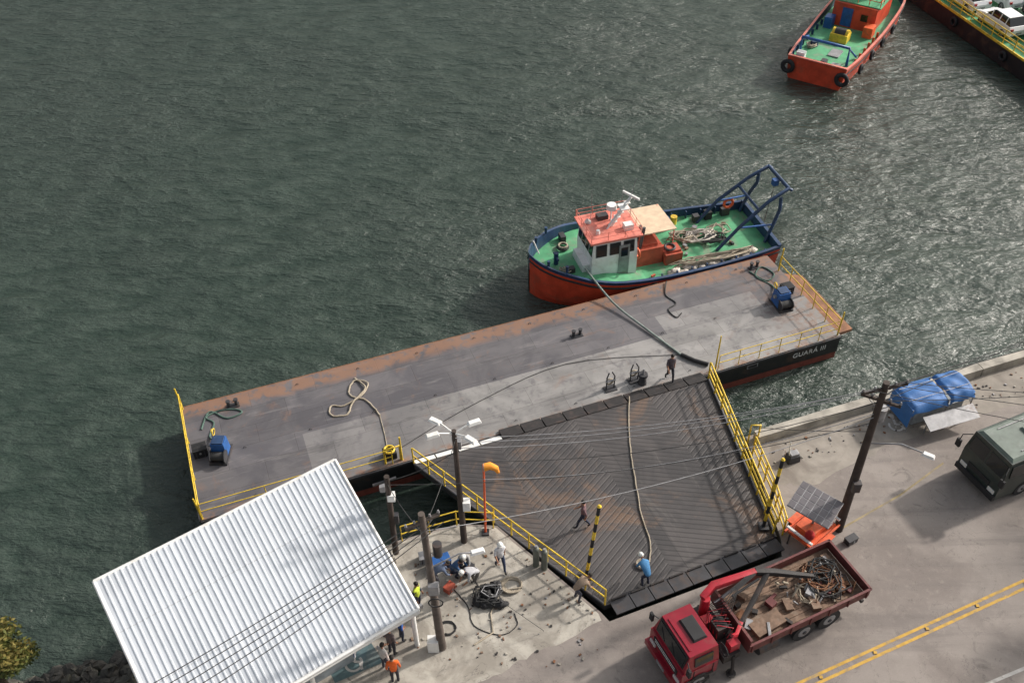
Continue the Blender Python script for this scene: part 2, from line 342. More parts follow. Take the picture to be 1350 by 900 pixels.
def crate(name,p,s,m,rz=0):
    b=B(name,p,rz);x,y,z=s
    b.box((0,0,z/2),s,m);b.box((0,0,z+.02),(x*1.06,y*1.06,.04),m)
    for k in(-1,1):b.box((k*x*.3,0,z*.5),(.05,y*1.04,z*.9),dsteel)
    b.cyl((0,-y*.55,z*.7),(0,-y*.62,z*.7),.05,.05,steel,8)
    b.done(.015)
crate('deck_locker',bpt(.5,3.75,1.5),(.6,.5,.45),black,BR);crate('deck_locker',bpt(30.9,3.9,1.5),(.6,.5,.45),black,BR)
def rope(name,pts,r,m,jit=0,n=5):
    P=[Vector(p) for p in pts];out=[]
    for i in range(len(P)-1):
        p0=P[max(i-1,0)];p1=P[i];p2=P[i+1];p3=P[min(i+2,len(P)-1)]
        for k in range(n):
            t=k/n;q=.5*((2*p1)+(p2-p0)*t+(2*p0-5*p1+4*p2-p3)*t*t+(3*p1-p0-3*p2+p3)*t**3)
            out.append(q+Vector((random.uniform(-jit,jit),random.uniform(-jit,jit),0)))
    out.append(P[-1]);b=B(name);b.tube(out,r,m,6);b.done()
def coil(name,c,R,turns,r,m,tail=None):
    pts=[];N=turns*16
    for i in range(N):
        t=2*math.pi*i/16;q=R*(1+.12*math.sin(i*.37)+random.uniform(-.04,.04))*(.75+.3*i/N)
        pts.append((c[0]+q*math.cos(t),c[1]+q*math.sin(t)*.85,c[2]+r+.5*r*(i/16)+.0))
    if tail:pts+=tail
    b=B(name);b.tube(pts,r,m,5);b.done()
Z=1.53
rope('coiled_rope',[bpt(8.6,3.1,Z),bpt(8.3,4.2,Z),bpt(7.6,4.9,Z),bpt(8.0,5.7,Z+.03),bpt(8.6,5.3,Z+.05),bpt(8.1,4.6,Z+.06),bpt(7.2,4.3,Z),bpt(6.6,4.5,Z),bpt(6.5,3.9,Z),bpt(7.2,3.7,Z),bpt(7.6,4.3,Z+.06),bpt(8.4,5.0,Z+.08),bpt(8.1,5.9,Z)],.045,rope_m,.02)
rope('hawser_rope',[bpt(8.6,3.1,Z),bpt(8.5,1.8,Z),bpt(8.35,.7,Z)],.02,rope_m)
rope('hawser_rope',[bpt(1.4,3.8,1.9),bpt(1.0,4.6,Z),bpt(1.3,5.4,Z),bpt(1.0,5.9,Z),bpt(1.7,6.1,Z),bpt(2.4,5.9,Z),bpt(2.6,5.6,Z),bpt(1.9,5.5,Z),bpt(1.2,6.2,Z),bpt(.7,5.2,Z)],.045,rope_g)
rope('hawser_rope',[bpt(30.1,3.6,1.9),bpt(30.5,4.6,Z),bpt(30.1,5.6,Z),bpt(30.8,6.2,Z),bpt(31.1,5.4,Z),bpt(30.4,5.1,Z),bpt(30.0,6.1,Z)],.045,rope_g)
rope('hawser_rope',[bpt(25.4,6.9,1.6),bpt(24.9,6.0,Z),bpt(25.1,5.2,Z),bpt(24.5,4.9,Z),bpt(24.6,4.2,Z),bpt(25.0,4.4,Z)],.035,rope_d)
rope('towing_line',[(3.95,40.6,2.35),bpt(21.95,6.2,1.75),bpt(22.7,4,1.6),bpt(23.5,1.6,1.56)],.055,M('rope_pale',(.2,.24,.22),.9))
b=B('rubber_hose');b.tube([bpt(23.5,1.6,1.6),bpt(23.9,1.0,1.6),bpt(24.4,.5,1.6)],.1,black,8);b.done()
rope('steel_cable',[bpt(8.9,.8,Z),bpt(13,2.2,Z),bpt(18,3.1,Z),bpt(23.4,1.7,Z)],.015,rope_d)
def standframe(name,u,v_):
    b=B(name,bpt(u,v_,1.5),BR)
    b.box((0,0,.03),(.6,.4,.06),dsteel)
    for k in(-.2,.2):b.tube([(k,0,0),(k,0,.8),(k*.4,.05,1.05)],.035,dsteel)
    b.cyl((-.25,0,.55),(.25,0,.55),.05,.05,steel);b.torus((0,.1,.4),.16,.05,rope_m,'y')
    b.done()
standframe('fairlead_stand',19.3,.8);standframe('fairlead_stand',20.6,.9)
b=B('capstan',bpt(20.9,.6,1.5));b.cyl((0,0,0),(0,0,.5),.22,.14,dsteel,14);b.cyl((0,0,.5),(0,0,.62),.24,.22,dsteel,14);b.cyl((0,0,.62),(0,0,.95),.06,.05,steel);b.done()
# ---------------------------------------------------------------- linkspan ramp
m,nt,bs=NT('ramp_ribbed_steel');v=CO(nt)
sp=nd(nt,'ShaderNodeSeparateXYZ');nt.links.new(CO(nt,(1,1,1),0),sp.inputs[0]);X,Y=sp.outputs[0],sp.outputs[1]
pan=MA(nt,'FRACT',MA(nt,'ADD',MA(nt,'DIVIDE',X,7.6),.08));sg=MA(nt,'SUBTRACT',MA(nt,'MULTIPLY',MA(nt,'GREATER_THAN',pan,.5),2.0),1.0)
q=MA(nt,'ADD',MA(nt,'MULTIPLY',Y,3.6),MA(nt,'MULTIPLY',MA(nt,'MULTIPLY',X,2.1),sg))
rb=SM(nt,MA(nt,'ABSOLUTE',MA(nt,'SUBTRACT',MA(nt,'FRACT',q),.5)),.28,.48)
a=NO(nt,v,.4,7,.6,.8);bb=NO(nt,v,3,8,.65)
c=MX(nt,SM(nt,a,.35,.65),(.04,.037,.038),(.074,.066,.065))
c=MX(nt,MA(nt,'MULTIPLY',SM(nt,NO(nt,v,.24,8,.72,1),.52,.66),.6),c,(.18,.105,.062))
c=MX(nt,MA(nt,'MULTIPLY',SM(nt,NO(nt,CO(nt,(1.5,.3,1)),.8,7,.7,.6),.55,.7),.4),c,(.15,.135,.125))
c=MX(nt,MA(nt,'MULTIPLY',rb,.5),c,(.022,.02,.02))
pe=MA(nt,'ABSOLUTE',MA(nt,'SUBTRACT',MA(nt,'FRACT',MA(nt,'DIVIDE',X,3.8)),.5))
c=MX(nt,MA(nt,'MULTIPLY',MA(nt,'GREATER_THAN',pe,.495),.5),c,(.02,.02,.02))
setin(nt,bs.inputs['Base Color'],c);bs.inputs['Roughness'].default_value=.55;BU(nt,bs,MA(nt,'ADD',MA(nt,'MULTIPLY',rb,-.7),MA(nt,'MULTIPLY',bb,.25)),.022,.6)
b=B('linkspan_ramp',(3.37,20.47,0),rad(22.0))
ca,sa=math.cos(rad(22)),math.sin(rad(22))
def rl(x,y):
    x-=3.37;y-=20.47;return (x*ca+y*sa,-x*sa+y*ca)
FL,FR,NR,NL=rl(-4.4,27.85),rl(9.32,32.75),rl(10.53,23.45),rl(3.37,20.47)
zf,zn=1.72,1.98
T=[(*NL,zn),(*NR,zn),(*FR,zf),(*FL,zf)];U_=[(p[0],p[1],p[2]-.3) for p in T]
b.add(T,[(0,1,2,3)],m);b.add(T+U_,[(0,4,5,1),(1,5,6,2),(2,6,7,3),(3,7,4,0),(4,7,6,5)],dsteel)
for p,q2 in((T[0],T[3]),(T[1],T[2])):b.tube([(p[0],p[1],p[2]+.07),(q2[0],q2[1],q2[2]+.07)],.07,dsteel,4)
for i in range(9):
    x0=.25+i*.84;z0=zn+.03
    b.add([(x0,-.55,2.05),(x0+.8,-.55,2.05),(x0+.8,.12,z0),(x0,.12,z0),(x0,-.55,1.97),(x0+.8,-.55,1.97),(x0+.8,.12,z0-.06),(x0,.12,z0-.06)],[(0,1,2,3),(0,4,5,1),(1,5,6,2),(2,6,7,3),(3,7,4,0)],dsteel)
    b.cyl((x0+.1,.1,z0+.03),(x0+.7,.1,z0+.03),.045,.045,chas,8)
fd=(Vector(FR)-Vector(FL));fl=fd.length;fd.normalize();fn=Vector((-fd.y,fd.x))
for i in range(14):
    p=Vector(FL)+fd*(i*fl/14+.03);q2=Vector(FL)+fd*((i+1)*fl/14-.03);mm=white if i<4 else chas
    e=.35 if i<4 else .7
    p2=p+fn*e;q3=q2+fn*e
    b.add([(*p,zf+.04),(*q2,zf+.04),(*q3,1.6),(*p2,1.6),(*p,zf-.02),(*q2,zf-.02),(*q3,1.54),(*p2,1.54)],[(0,1,2,3),(0,4,5,1),(1,5,6,2),(2,6,7,3),(3,7,4,0)],mm)
rail(b,[(FL[0],FL[1],zf+.1),(NL[0],NL[1],zn+.1)],1.0,1.0,r=.035,mids=(.5,))
rail(b,[(FR[0],FR[1],zf+.1),(NR[0],NR[1]+.2,zn+.1)],1.05,1.0,r=.045,mids=(.33,.66))
b.done()
b=B('safety_railing');rail(b,[(10.45,27.9,2),(10.78,25.6,2),(10.85,23.6,2)],1.1,.75,r=.04,mids=(.33,.66))
b.tube([(10.35,28.5,2),(10.35,28.5,3.2),(10.75,28.5,3.2),(10.75,28.5,2)],.04,yellow);b.done()
b=B('safety_railing');rail(b,[(-4.6,23.6,2),(-2.4,24.3,2),(-.9,24.2,2)],1.0,1.2,r=.028);b.done()
def striped(name,p,top,n=9,r=.07):
    b=B(name);p=Vector(p);t=Vector(top)
    for i in range(n):b.cyl(p.lerp(t,i/n),p.lerp(t,(i+1)/n),r,r,yellow if i%2 else black,10)
    b.box((p.x,p.y,p.z+.05),(.4,.4,.1),dsteel);b.cyl(t,t+Vector((0,0,.08)),r*1.3,r*.6,yellow,8);b.done()
striped('striped_barrier_post',(2.75,21.8,2),(3.05,21.75,6.5))
striped('striped_barrier_post',(10.15,24.0,2),(10.3,24.2,6.0))
rope('hawser_rope',[(5.45,31.7,1.78),(5.25,30,1.79),(5.17,28.1,1.84),(5.2,26.4,1.9),(5.25,24.8,1.93),(5.45,23.4,1.97),(5.3,22.4,2.0)],.033,rope_m,.015)
coil('coiled_rope',(5.05,22.3,1.99),.25,3,.03,rope_m)
# ---------------------------------------------------------------- tug boats
def hull(b,st,zdeck,hullm,inner,cap,deck,th=.12):
    R=[]
    for s_,hb,g in st:
        row=[(-.6,.62),(0,.88),(.3,.93),(g-.22,1.0),(g,1.02)]
        pts=[(s_,hb*k,z) for z,k in row]
        i=max(hb-th,.02);pts+= [(s_-.0,i,g),(s_,i,zdeck(s_))]
        R.append(pts)
    n=len(R[0]);mats=[dred,red,hullm,cap,cap,inner]
    for sgn in(1,-1):
        for a,c in zip(R[:-1],R[1:]):
            for k in range(n-1):
                q=[a[k],c[k],c[k+1],a[k+1]]
                q=[(x,y*sgn,z) for x,y,z in q]
                if sgn>0:q=q[::-1]
                b.add(q,[(0,1,2,3)],mats[k],k in(1,2))
    for a,c in zip(R[:-1],R[1:]):
        p,q=a[-1],c[-1];b.add([(p[0],-p[1],p[2]),(q[0],-q[1],q[2]),(q[0],q[1],q[2]),(p[0],p[1],p[2])],[(0,1,2,3)],deck)
    s0=R[0]
    for k in range(4):
        p,q=s0[k],s0[k+1];b.add([(p[0],-p[1],p[2]),(p[0],p[1],p[2]),(q[0],q[1],q[2]),(q[0],-q[1],q[2])],[(3,2,1,0)],hullm if k else dred)
    g=st[0][2];hb=st[0][1]
    b.box((.06,0,(g+zdeck(0))/2),(.1,hb*2-.1,g-zdeck(0)),inner);b.box((.04,0,g+.03),(.2,hb*2,.07),cap)
    for sgn in(1,-1):b.tube([(s_,hb*1.0*sgn,g-.42) for s_,hb,g in st],.06,black,6)
def dens(st):
    out=[]
    for i in range(len(st)-1):
        p0=st[max(i-1,0)];p1=st[i];p2=st[i+1];p3=st[min(i+2,len(st)-1)]
        for k in range(3):
            t=k/3;out.append(tuple(.5*((2*b_)+(c_-a_)*t+(2*a_-5*b_+4*c_-d_)*t*t+(3*b_-a_-3*c_+d_)*t**3) for a_,b_,c_,d_ in zip(p0,p1,p2,p3)))
    return out+[st[-1]]
def tire(b,c,axis='y'):b.torus(c,.28,.11,black,axis)
st=dens([(0,2.3,1.6),(1.5,2.5,1.55),(4,2.75,1.55),(7,2.9,1.6),(9.5,2.9,1.8),(11,2.65,2.05),(12,2.2,2.25),(12.9,1.6,2.4),(13.6,.85,2.55),(13.95,.12,2.65)])
b=B('tug_boat',(14.4,45.45,0),rad(196))
zd=lambda s_:1.05 if s_<8.2 else (1.05+(s_-8.2)*.25 if s_<10.2 else 1.55)
hull(b,st,zd,red,navy,navy,green)
for s_,hb,g in[(i*.9,2.7,1.55) for i in range(1,9)]:
    for sg in(-1,1):b.box((s_,sg*(2.2+.05*s_),1.3),(.05,.16,.45),navy)
def house(b,x0,x1,w,z0,z1,roofm,off=0):
    L=x1-x0;cx=(x0+x1)/2;H=z1-z0
    b.box((cx,off,z0+H*.27),(L,w,H*.54),white)
    b.box((cx,off,z0+H*.54+H*.23),(L,w,H*.46),white,tx=.93,ty=.93)
    z=z0+H*.76;hh=H*.26
    for sg in(-1,1):
        n=3
        for i in range(n):
            b.box((x0+L*(.2+.3*i),off+sg*(w/2*.972),z),(L*.2,.05,hh),glass,rx=sg*rad(4))
            b.box((x0+L*(.2+.3*i),off+sg*(w/2*.972-.008),z),(L*.24,.045,hh+.08),dsteel,rx=sg*rad(4))
    for i in range(4):
        y=off+w*(-.345+.23*i)
        b.box((x1-L*.018,y,z),(.05,w*.175,hh),glass,ry=-rad(5));b.box((x1-L*.018-.008,y,z),(.045,w*.2,hh+.06),dsteel,ry=-rad(5))
    b.box((x0+.02,off,z),(.06,w*.5,hh),glass)
    b.box((x0+L*.3,off+w/2+.01,z0+H*.42),(.6,.05,H*.8),steel);b.box((x0+L*.3,off+w/2+.03,z0+H*.65),(.38,.04,H*.22),glass)
    b.box((cx,off,z1+.05),(L+.35,w+.3,.1),roofm)
    pts=[(x0-.1,off-w/2-.05,z1+.1),(x1+.1,off-w/2-.05,z1+.1),(x1+.1,off+w/2+.05,z1+.1),(x0-.1,off+w/2+.05,z1+.1),(x0-.1,off-w/2-.05,z1+.1)]
    rail(b,pts,.5,.9,salmon,.016,mids=(.5,))
house(b,8.3,10.9,2.35,1.1,3.65,salmon,.35)
b.box((11.05,.35,1.75),(.5,1.6,.5),white,tx=.8)
b.tube([(9.5,.35,3.7),(8.4,.3,5.3)],[.14,.08],white,8);b.tube([(9.2,.1,3.7),(8.5,.3,5.1)],.05,white);b.tube([(9.8,.6,3.7),(8.6,.3,5.0)],.05,white)
for i in range(5):b.box((9.3-.17*i,.35,4.0+.26*i),(.3,.3,.03),white)
b.cyl((9.3,-.1,4.5),(9.3,-.1,4.75),.3,.26,white,14);b.cyl((9.3,-.1,3.7),(9.3,-.1,4.5),.04,.04,white);b.box((8.8,.35,4.8),(.5,.6,.05),white)
b.box((8.4,.3,5.4),(.1,1.1,.12),white,rz=.5);b.cyl((8.4,.3,5.3),(8.2,.3,6.4),.02,.012,steel,5);b.cyl((10.3,-.5,3.8),(10.3,-.5,5.6),.015,.01,steel,5);b.cyl((8.6,-.5,3.8),(8.5,-.5,5.4),.015,.01,steel,5)
b.cyl((10.4,.9,3.75),(10.4,.9,4.0),.12,.1,white,10);b.box((8.7,.9,3.9),(.5,.4,.35),white);b.torus((8.25,1.45,2.4),.25,.06,orange,'x')
b.cyl((10.5,-.2,3.75),(10.65,-.2,3.9),.15,.15,chrome,10);b.box((9.7,-.4,3.88),(.6,.4,.25),dsteel)
b.box((7.4,.1,1.6),(1.7,1.9,1.1),casing);b.box((7.4,.1,2.2),(1.2,1.4,.2),casing)
b.box((6.75,-.6,2.85),(2.1,2.6,.06),beige,rx=rad(3));
for i in(-1,1):
    for j in(-1,1):b.cyl((6.75+i*.95,-.6+j*1.2,1.05),(6.75+i*.95,-.6+j*1.2,2.85),.03,.03,salmon,6)
b.cyl((7.9,.8,1.6),(7.7,.8,3.5),.09,.09,dsteel,10);b.cyl((7.9,.3,1.6),(7.7,.3,3.3),.07,.07,dsteel,10)
b.box((6.0,.9,1.4),(1.0,1.0,.7),casing);b.box((5.9,.9,1.8),(.7,.7,.15),casing);b.torus((6.1,.9,1.9),.28,.07,dsteel)
b.cyl((5.2,-1.8,1.05),(5.2,-1.8,1.8),.28,.28,navy,12);b.cyl((4.5,-2.1,1.05),(4.5,-2.1,1.55),.2,.2,yellow,12)
b.box((3.2,-1.9,1.3),(.35,.35,.4),dsteel);b.box((2.4,-2.0,1.3),(.4,.4,.5),black);b.box((1.3,-2.0,1.3),(.5,.3,.45),dsteel)
def heap(b,cx,cy,cz,rx,ry,n,r,m):
    pts=[]
    for i in range(n):
        t=i*.9+random.uniform(-.3,.3);q=random.uniform(.3,1)
        pts.append((cx+rx*q*math.cos(t),cy+ry*q*math.sin(t),cz+random.uniform(0,.25)))
    b.tube(pts,r,m,5)
heap(b,4.4,-.6,1.12,1.2,.6,60,.045,rope_m);heap(b,3.7,-.3,1.12,1.2,.7,60,.04,sack);heap(b,3.0,.2,1.12,.9,.5,40,.04,rope_d);heap(b,2.4,-.5,1.12,.8,.6,30,.035,rope_m)
for i in range(44):b.ell((1.3+i*.125,1.9+random.uniform(-.28,.28)+i*.01,1.15+random.uniform(0,.14)),(random.uniform(.12,.3),random.uniform(.12,.28),.13),sack,8,6,.22)
heap(b,3.8,1.9,1.3,2.8,.35,110,.028,rope_m)
for i in range(18):
    b.box((random.uniform(1,7.5),random.uniform(-2.2,2.1),1.13),(random.uniform(.1,.3),random.uniform(.1,.3),random.uniform(.08,.2)),random.choice([dsteel,steel,casing,wood]),rz=random.uniform(0,3))
for y in(-1.75,1.0):
    b.tube([(3.2,y,1.05),(2.0,y,2.4),(.4,y*.9,3.7),(-.75,y*.85,4.3),(-.95,y*.85,4.15)],.1,navy,8)
    b.tube([(.3,y*1.15,1.1),(-.1,y*1.1,2.4),(-.35,y,3.1),(-.3,y*.95,3.85)],.1,navy,8)
    b.tube([(-.05,y*1.1,2.2),(2.0,y,2.35)],.06,blue,6)
b.tube([(-.75,-1.5,4.3),(-.75,.85,4.3)],.1,navy,8);b.tube([(.9,-1.65,3.25),(.9,.93,3.25)],.08,navy,8)
b.box((-.5,-.2,4.1),(.3,.3,.35),blue);b.tube([(-.5,-.2,4.0),(-.3,-.2,1.5)],.02,dsteel,5)
b.torus((1.2,-1.9,1.9),.28,.08,orange,'y')
b.cyl((12.4,0,1.55),(12.4,0,2.3),.13,.13,navy,10);b.cyl((12.4,-.35,2.05),(12.4,.35,2.05),.07,.07,navy,8)
b.box((11.8,.9,1.7),(.3,.3,.3),dsteel);b.torus((11.6,-1.2,1.65),.3,.06,rope_d);b.torus((11.6,-1.2,1.75),.24,.06,rope_m)
b.box((11.4,-1.9,1.75),(.3,.5,.4),dsteel);heap(b,12.2,.9,1.58,.4,.4,20,.035,rope_m)
for s_,hb in((13.2,1.3),(12.4,2.0)):
    for sg in(-1,1):b.cyl((s_,sg*(hb-.2),2.35),(s_,sg*(hb-.2),2.75),.07,.09,navy,8)
b.tube([(13.4,0,2.5),(13.7,0,3.4)],.04,white)
for s_ in(1.2,3.4,5.6,7.8):tire(b,(s_,2.95 if s_>2 else 2.6,1.0))
tire(b,(9.5,-3.0,1.1));tire(b,(5,-2.95,1.1))
b.done()
st2=dens([(0,2.15,1.7),(2,2.35,1.65),(5,2.5,1.65),(8,2.6,1.75),(12,2.5,2.1),(14,1.9,2.5),(15.3,.9,2.8),(15.9,.12,2.9)])
b=B('tug_boat',(22.1,64.3,0),rad(56.3))
hull(b,st2,lambda s_:1.2,red,navy,salmon,green)
for i in range(1,8):
    for sg in(-1,1):b.box((i*1.0,sg*2.15,1.42),(.05,.18,.42),orange if sg<0 else navy)
b.tube([(1.5,-1.7,1.2),(1.4,-1.7,2.6),(1.4,1.8,2.6),(1.5,1.8,1.2)],.11,blue,8);b.tube([(1.4,1.8,2.5),(3.6,2.0,1.7)],.09,blue,8);b.tube([(1.4,-1.7,2.5),(3.0,-1.9,1.3)],.07,blue,8)
b.box((5.2,.1,1.5),(1.0,1.3,.6),yellow);b.cyl((5.2,-.5,1.75),(5.2,.7,1.75),.35,.35,yellow,14);b.cyl((5.2,-.3,1.75),(5.2,.5,1.75),.38,.38,rope_d,14)
b.box((9.5,0,2.1),(4.0,3.3,1.8),red);b.box((10.0,0,3.04),(4.6,3.6,.08),green);b.box((7.47,.5,2.0),(.06,.8,1.4),blue);b.box((7.47,-.8,2.2),(.06,.5,.5),glass)
rail(b,[(7.8,-1.7,3.1),(7.8,1.7,3.1),(12,1.7,3.1)],.8,.9,orange,.03);rail(b,[(7.8,-1.7,3.1),(12,-1.7,3.1)],.8,.9,orange,.03)
house(b,10.0,12.4,2.4,3.1,5.4,green,0)
b.box((6.9,-1.5,1.6),(.9,.7,.8),orange);b.box((7.0,1.6,1.6),(.8,.6,.9),blue);b.cyl((3.4,1.4,1.2),(3.4,1.4,1.6),.3,.3,navy,12);b.box((2.9,-.4,1.25),(1.2,.8,.08),steel);b.box((1.0,-.2,1.35),(.5,.4,.3),dsteel)
b.box((.5,1.4,1.6),(.45,.6,.7),white);b.box((.5,-1.2,1.45),(.4,.6,.4),steel)
heap(b,3.2,1.5,1.25,.7,.4,30,.05,rope_m)
b.torus((-.18,2.0,.95),.38,.16,black,'x');b.torus((-.18,-2.0,.95),.38,.16,black,'x')
for s_ in(2,4.5,7,9.5):tire(b,(s_,-2.65,1.0));tire(b,(s_,2.65,1.0))
b.done()
# ---------------------------------------------------------------- ferry
fdir=math.atan2(-10.5,2.95)
b=B('car_ferry',(37.07,64.55,0),fdir)
b.prism([(-40,0),(14,0),(14,12),(-40,12)],.05,1.3,blackh,green)
b.prism([(-39.8,.1),(13.8,.1),(13.8,11.9),(-39.8,11.9)],-.6,.04,dred)
b.box((-13,.06,1.38),(54,.12,.16),yellow);b.box((-13,.9,1.32),(54,.08,.03),wl);b.box((-13,5.5,1.32),(54,.12,.03),wl)
rail(b,[(-40,.15,1.45),(14,.15,1.45)],1.0,1.3,r=.04,mids=(.33,.66))
rail(b,[(-40,.75,1.3),(14,.75,1.3)],.35,3,r=.03,mids=())
for i in range(9):tire(b,(-38+i*6,-.12,.8))
b.done()
def car(name,p,rz,col):
    cm=M('car_paint_'+str(col),col,.25,var=.05,bump=0);b=B(name,p,rz)
    prof=[(-2,.35),(-2.02,.75),(-1.85,1.0),(-.9,1.04),(.95,.98),(1.75,.82),(2.0,.62),(2.0,.35)]
    ys=[(-.84,.94),(-.8,1),(.8,1),(.84,.94)]
    R=[[(x*k,y,.35+(z-.35)*k) for x,z in prof] for y,k in ys];n=len(prof)
    vs=[q for r_ in R for q in r_];fs=[]
    for i in range(3):
        for j in range(n):fs.append((i*n+j,i*n+(j+1)%n,(i+1)*n+(j+1)%n,(i+1)*n+j))
    fs+=[tuple(range(n))[::-1],tuple(range(3*n,4*n))];b.add(vs,fs,cm)
    cb=[(-1.8,1.0),(-1.35,1.45),(.2,1.47),(1.0,.98)]
    vs=[];
    for y,t in((-.76,1),(.76,1)):
        for x,z in cb:vs.append((x,y*(1 if z<1.2 else .82),z))
    b.add(vs,[(0,1,2,3)[::-1],(4,5,6,7),(1,5,6,2),(0,4,5,1),(2,6,7,3)],glass)
    b.box((-.58,0,1.475),(1.5,1.2,.05),cm)
    for sg in(-1,1):
        for x in(-1.5,-.55,.35):b.box((x+(.25 if x<-1 else 0),sg*.7,1.22),(.07,.08,.5),cm,rx=sg*rad(17))
        b.box((.75,sg*.92,1.0),(.15,.2,.12),cm);b.box((1.96,sg*.6,.68),(.1,.35,.14),chrome);b.box((-1.98,sg*.65,.8),(.08,.25,.2),M('tail_lamp',(.4,.02,.02),.3))
        for x in(-1.25,1.25):b.wheel((x,sg*.74,.31),.31,.2)
    b.box((2.0,0,.45),(.06,1.2,.2),dsteel);b.box((-2.0,0,.5),(.04,.5,.15),steel)
    b.done(.02)
rr=fdir
car('parked_car',(37.3,69.9,1.3),rr+math.pi,(.8,.8,.8));car('parked_car',(36.2,74.3,1.3),rr+math.pi,(.75,.76,.77))
car('parked_car',(39.7,67.9,1.3),rr+math.pi,(.04,.045,.05));car('parked_car',(39.0,74.5,1.3),rr+math.pi,(.6,.62,.63));car('parked_car',(41.3,71.5,1.3),rr+math.pi,(.12,.12,.13))
# ---------------------------------------------------------------- shed
b=B('ticket_shed',(-7.13,25.35,0),math.atan2(-5.45,-7.95))
m,nt,bs=NT('corrugated_metal');v=CO(nt)
a=NO(nt,CO(nt,(3,.25,1)),1.2,6,.6);bb=NO(nt,v,.35,5,.6)
c=MX(nt,SM(nt,a,.35,.7),(.6,.63,.67),(.74,.77,.81));c=MX(nt,MA(nt,'MULTIPLY',SM(nt,bb,.45,.7),.45),c,(.46,.48,.51))
sp=nd(nt,'ShaderNodeSeparateXYZ');nt.links.new(v,sp.inputs[0])
sm=MA(nt,'ABSOLUTE',MA(nt,'SUBTRACT',MA(nt,'FRACT',MA(nt,'DIVIDE',sp.outputs[1],2.5)),.5))
c=MX(nt,MA(nt,'MULTIPLY',MA(nt,'GREATER_THAN',sm,.49),.4),c,(.38,.38,.38))
setin(nt,bs.inputs['Base Color'],c);bs.inputs['Roughness'].default_value=.38;bs.inputs['Metallic'].default_value=.25
Lx,Ly=9.65,7.6;vs=[];N=42;prof=[]
for i in range(N):
    x=i*Lx/N;w_=Lx/N
    prof+=[(x,0),(x+w_*.6,0),(x+w_*.7,.035),(x+w_*.88,.035)]
prof.append((Lx,0))
def skx(x,y):return x+(1-x/Lx)*.095*y
for y in(0,Ly):
    for x,z in prof:vs.append((skx(x,y),y,5.1-y*.03+z))
n=len(prof);b.add(vs,[(i,i+1,n+i+1,n+i) for i in range(n-1)],m)
def fascia(p,q):
    b.tube([(p[0],p[1],p[2]+.02),(q[0],q[1],q[2]+.02)],.08,white,4);b.tube([(p[0],p[1],p[2]-.12),(q[0],q[1],q[2]-.12)],.07,white,4)
C=[(skx(x,y),y,5.06-.03*y) for x,y in((0,0),(Lx,0),(Lx,Ly),(0,Ly))]
for i in range(4):fascia(C[i],C[(i+1)%4])
for y in(.15,Ly/2,Ly-.15):b.box((Lx/2+.2,y,4.72),(Lx-.6,.1,.2),steel)
b.prism([(skx(.25,.2),.2),(Lx-.2,.2),(Lx-.2,Ly-.2),(skx(.25,Ly),Ly-.2)],4.6,4.63,steel)
for x in(.8,Lx/2,Lx-.5):
    for y in(.4,Ly-.4):b.cyl((x,y,0 if x>6 else 2),(x,y,4.8),.09,.09,white,10)
kw=M('kiosk_wall',(.3,.33,.35),.8);b.box((5.6,4.6,3.25),(5.2,3.6,2.5),kw);b.box((2.97,4.6,3.5),(.06,1.6,1.0),glass);b.box((5.5,6.43,3.5),(2,.06,1.0),glass);b.box((2.96,5.9,3.0),(.05,.8,2.0),blue)
b.done()
b=B('concrete_planter',(-5.2,22.6,2),.5);b.box((0,0,.2),(.8,.5,.4),concm,tx=.9,ty=.9);b.box((0,0,.42),(.6,.35,.06),dsteel);b.done(.02)
# ---------------------------------------------------------------- poles
def insul(b,p):
    x,y,z=p;b.cyl((x,y,z),(x,y,z+.06),.04,.04,dsteel,8);b.cyl((x,y,z+.06),(x,y,z+.16),.05,.03,steel,8)
def pole(name,base,top,r0,r1,mat,arms=(),extra=None):
    b=B(name,base);t=Vector(top)-Vector(base)
    b.cyl((0,0,-.2),tuple(t),r0,r1,mat,12)
    for h_,L_,ang in arms:
        q=t*(h_/t.z);dx,dy=math.cos(ang)*L_/2,math.sin(ang)*L_/2
        b.box((q.x,q.y,h_),(L_,.1,.1),mat,rz=ang)
        b.tube([(q.x,q.y,h_-.5),(q.x+dx*.7,q.y+dy*.7,h_)],.02,steel);b.tube([(q.x,q.y,h_-.5),(q.x-dx*.7,q.y-dy*.7,h_)],.02,steel)
        for k in(-.95,-.45,.45,.95):insul(b,(q.x+dx*k,q.y+dy*k,h_+.05))
    if extra:extra(b,t)
    b.done()
def lampA(b,t):
    for a_ in(2.6,3.5,.4,5.6):
        p=Vector((math.cos(a_)*.6,math.sin(a_)*.6,.1))+t
        b.tube([tuple(t-Vector((0,0,.15))),tuple(p)],.03,white);b.box(tuple(p+Vector((math.cos(a_)*.2,math.sin(a_)*.2,0))),(.5,.24,.1),white,rz=a_,tx=.8,ty=.7)
    b.box((.2,0,2.4),(.28,.3,.5),white);b.box((0,.2,t.z-.9),(.3,.3,.4),steel)
pole('street_lamp',(-2.08,23.56,2),(-2.15,23.56,8.7),.14,.09,pole_m,(),lampA)
def exB(b,t):
    b.box((.16,0,3.6),(.28,.25,.35),white);b.box((-.14,.1,4.0),(.2,.2,.3),steel);b.box((.16,.05,2.2),(.3,.2,.5),dsteel);b.box((0,0,4.5),(.9,.08,.08),dsteel,rz=.4)
pole('utility_pole',(-4.82,23.07,2),(-4.72,23.07,6.8),.13,.1,pole_m,(),exB)
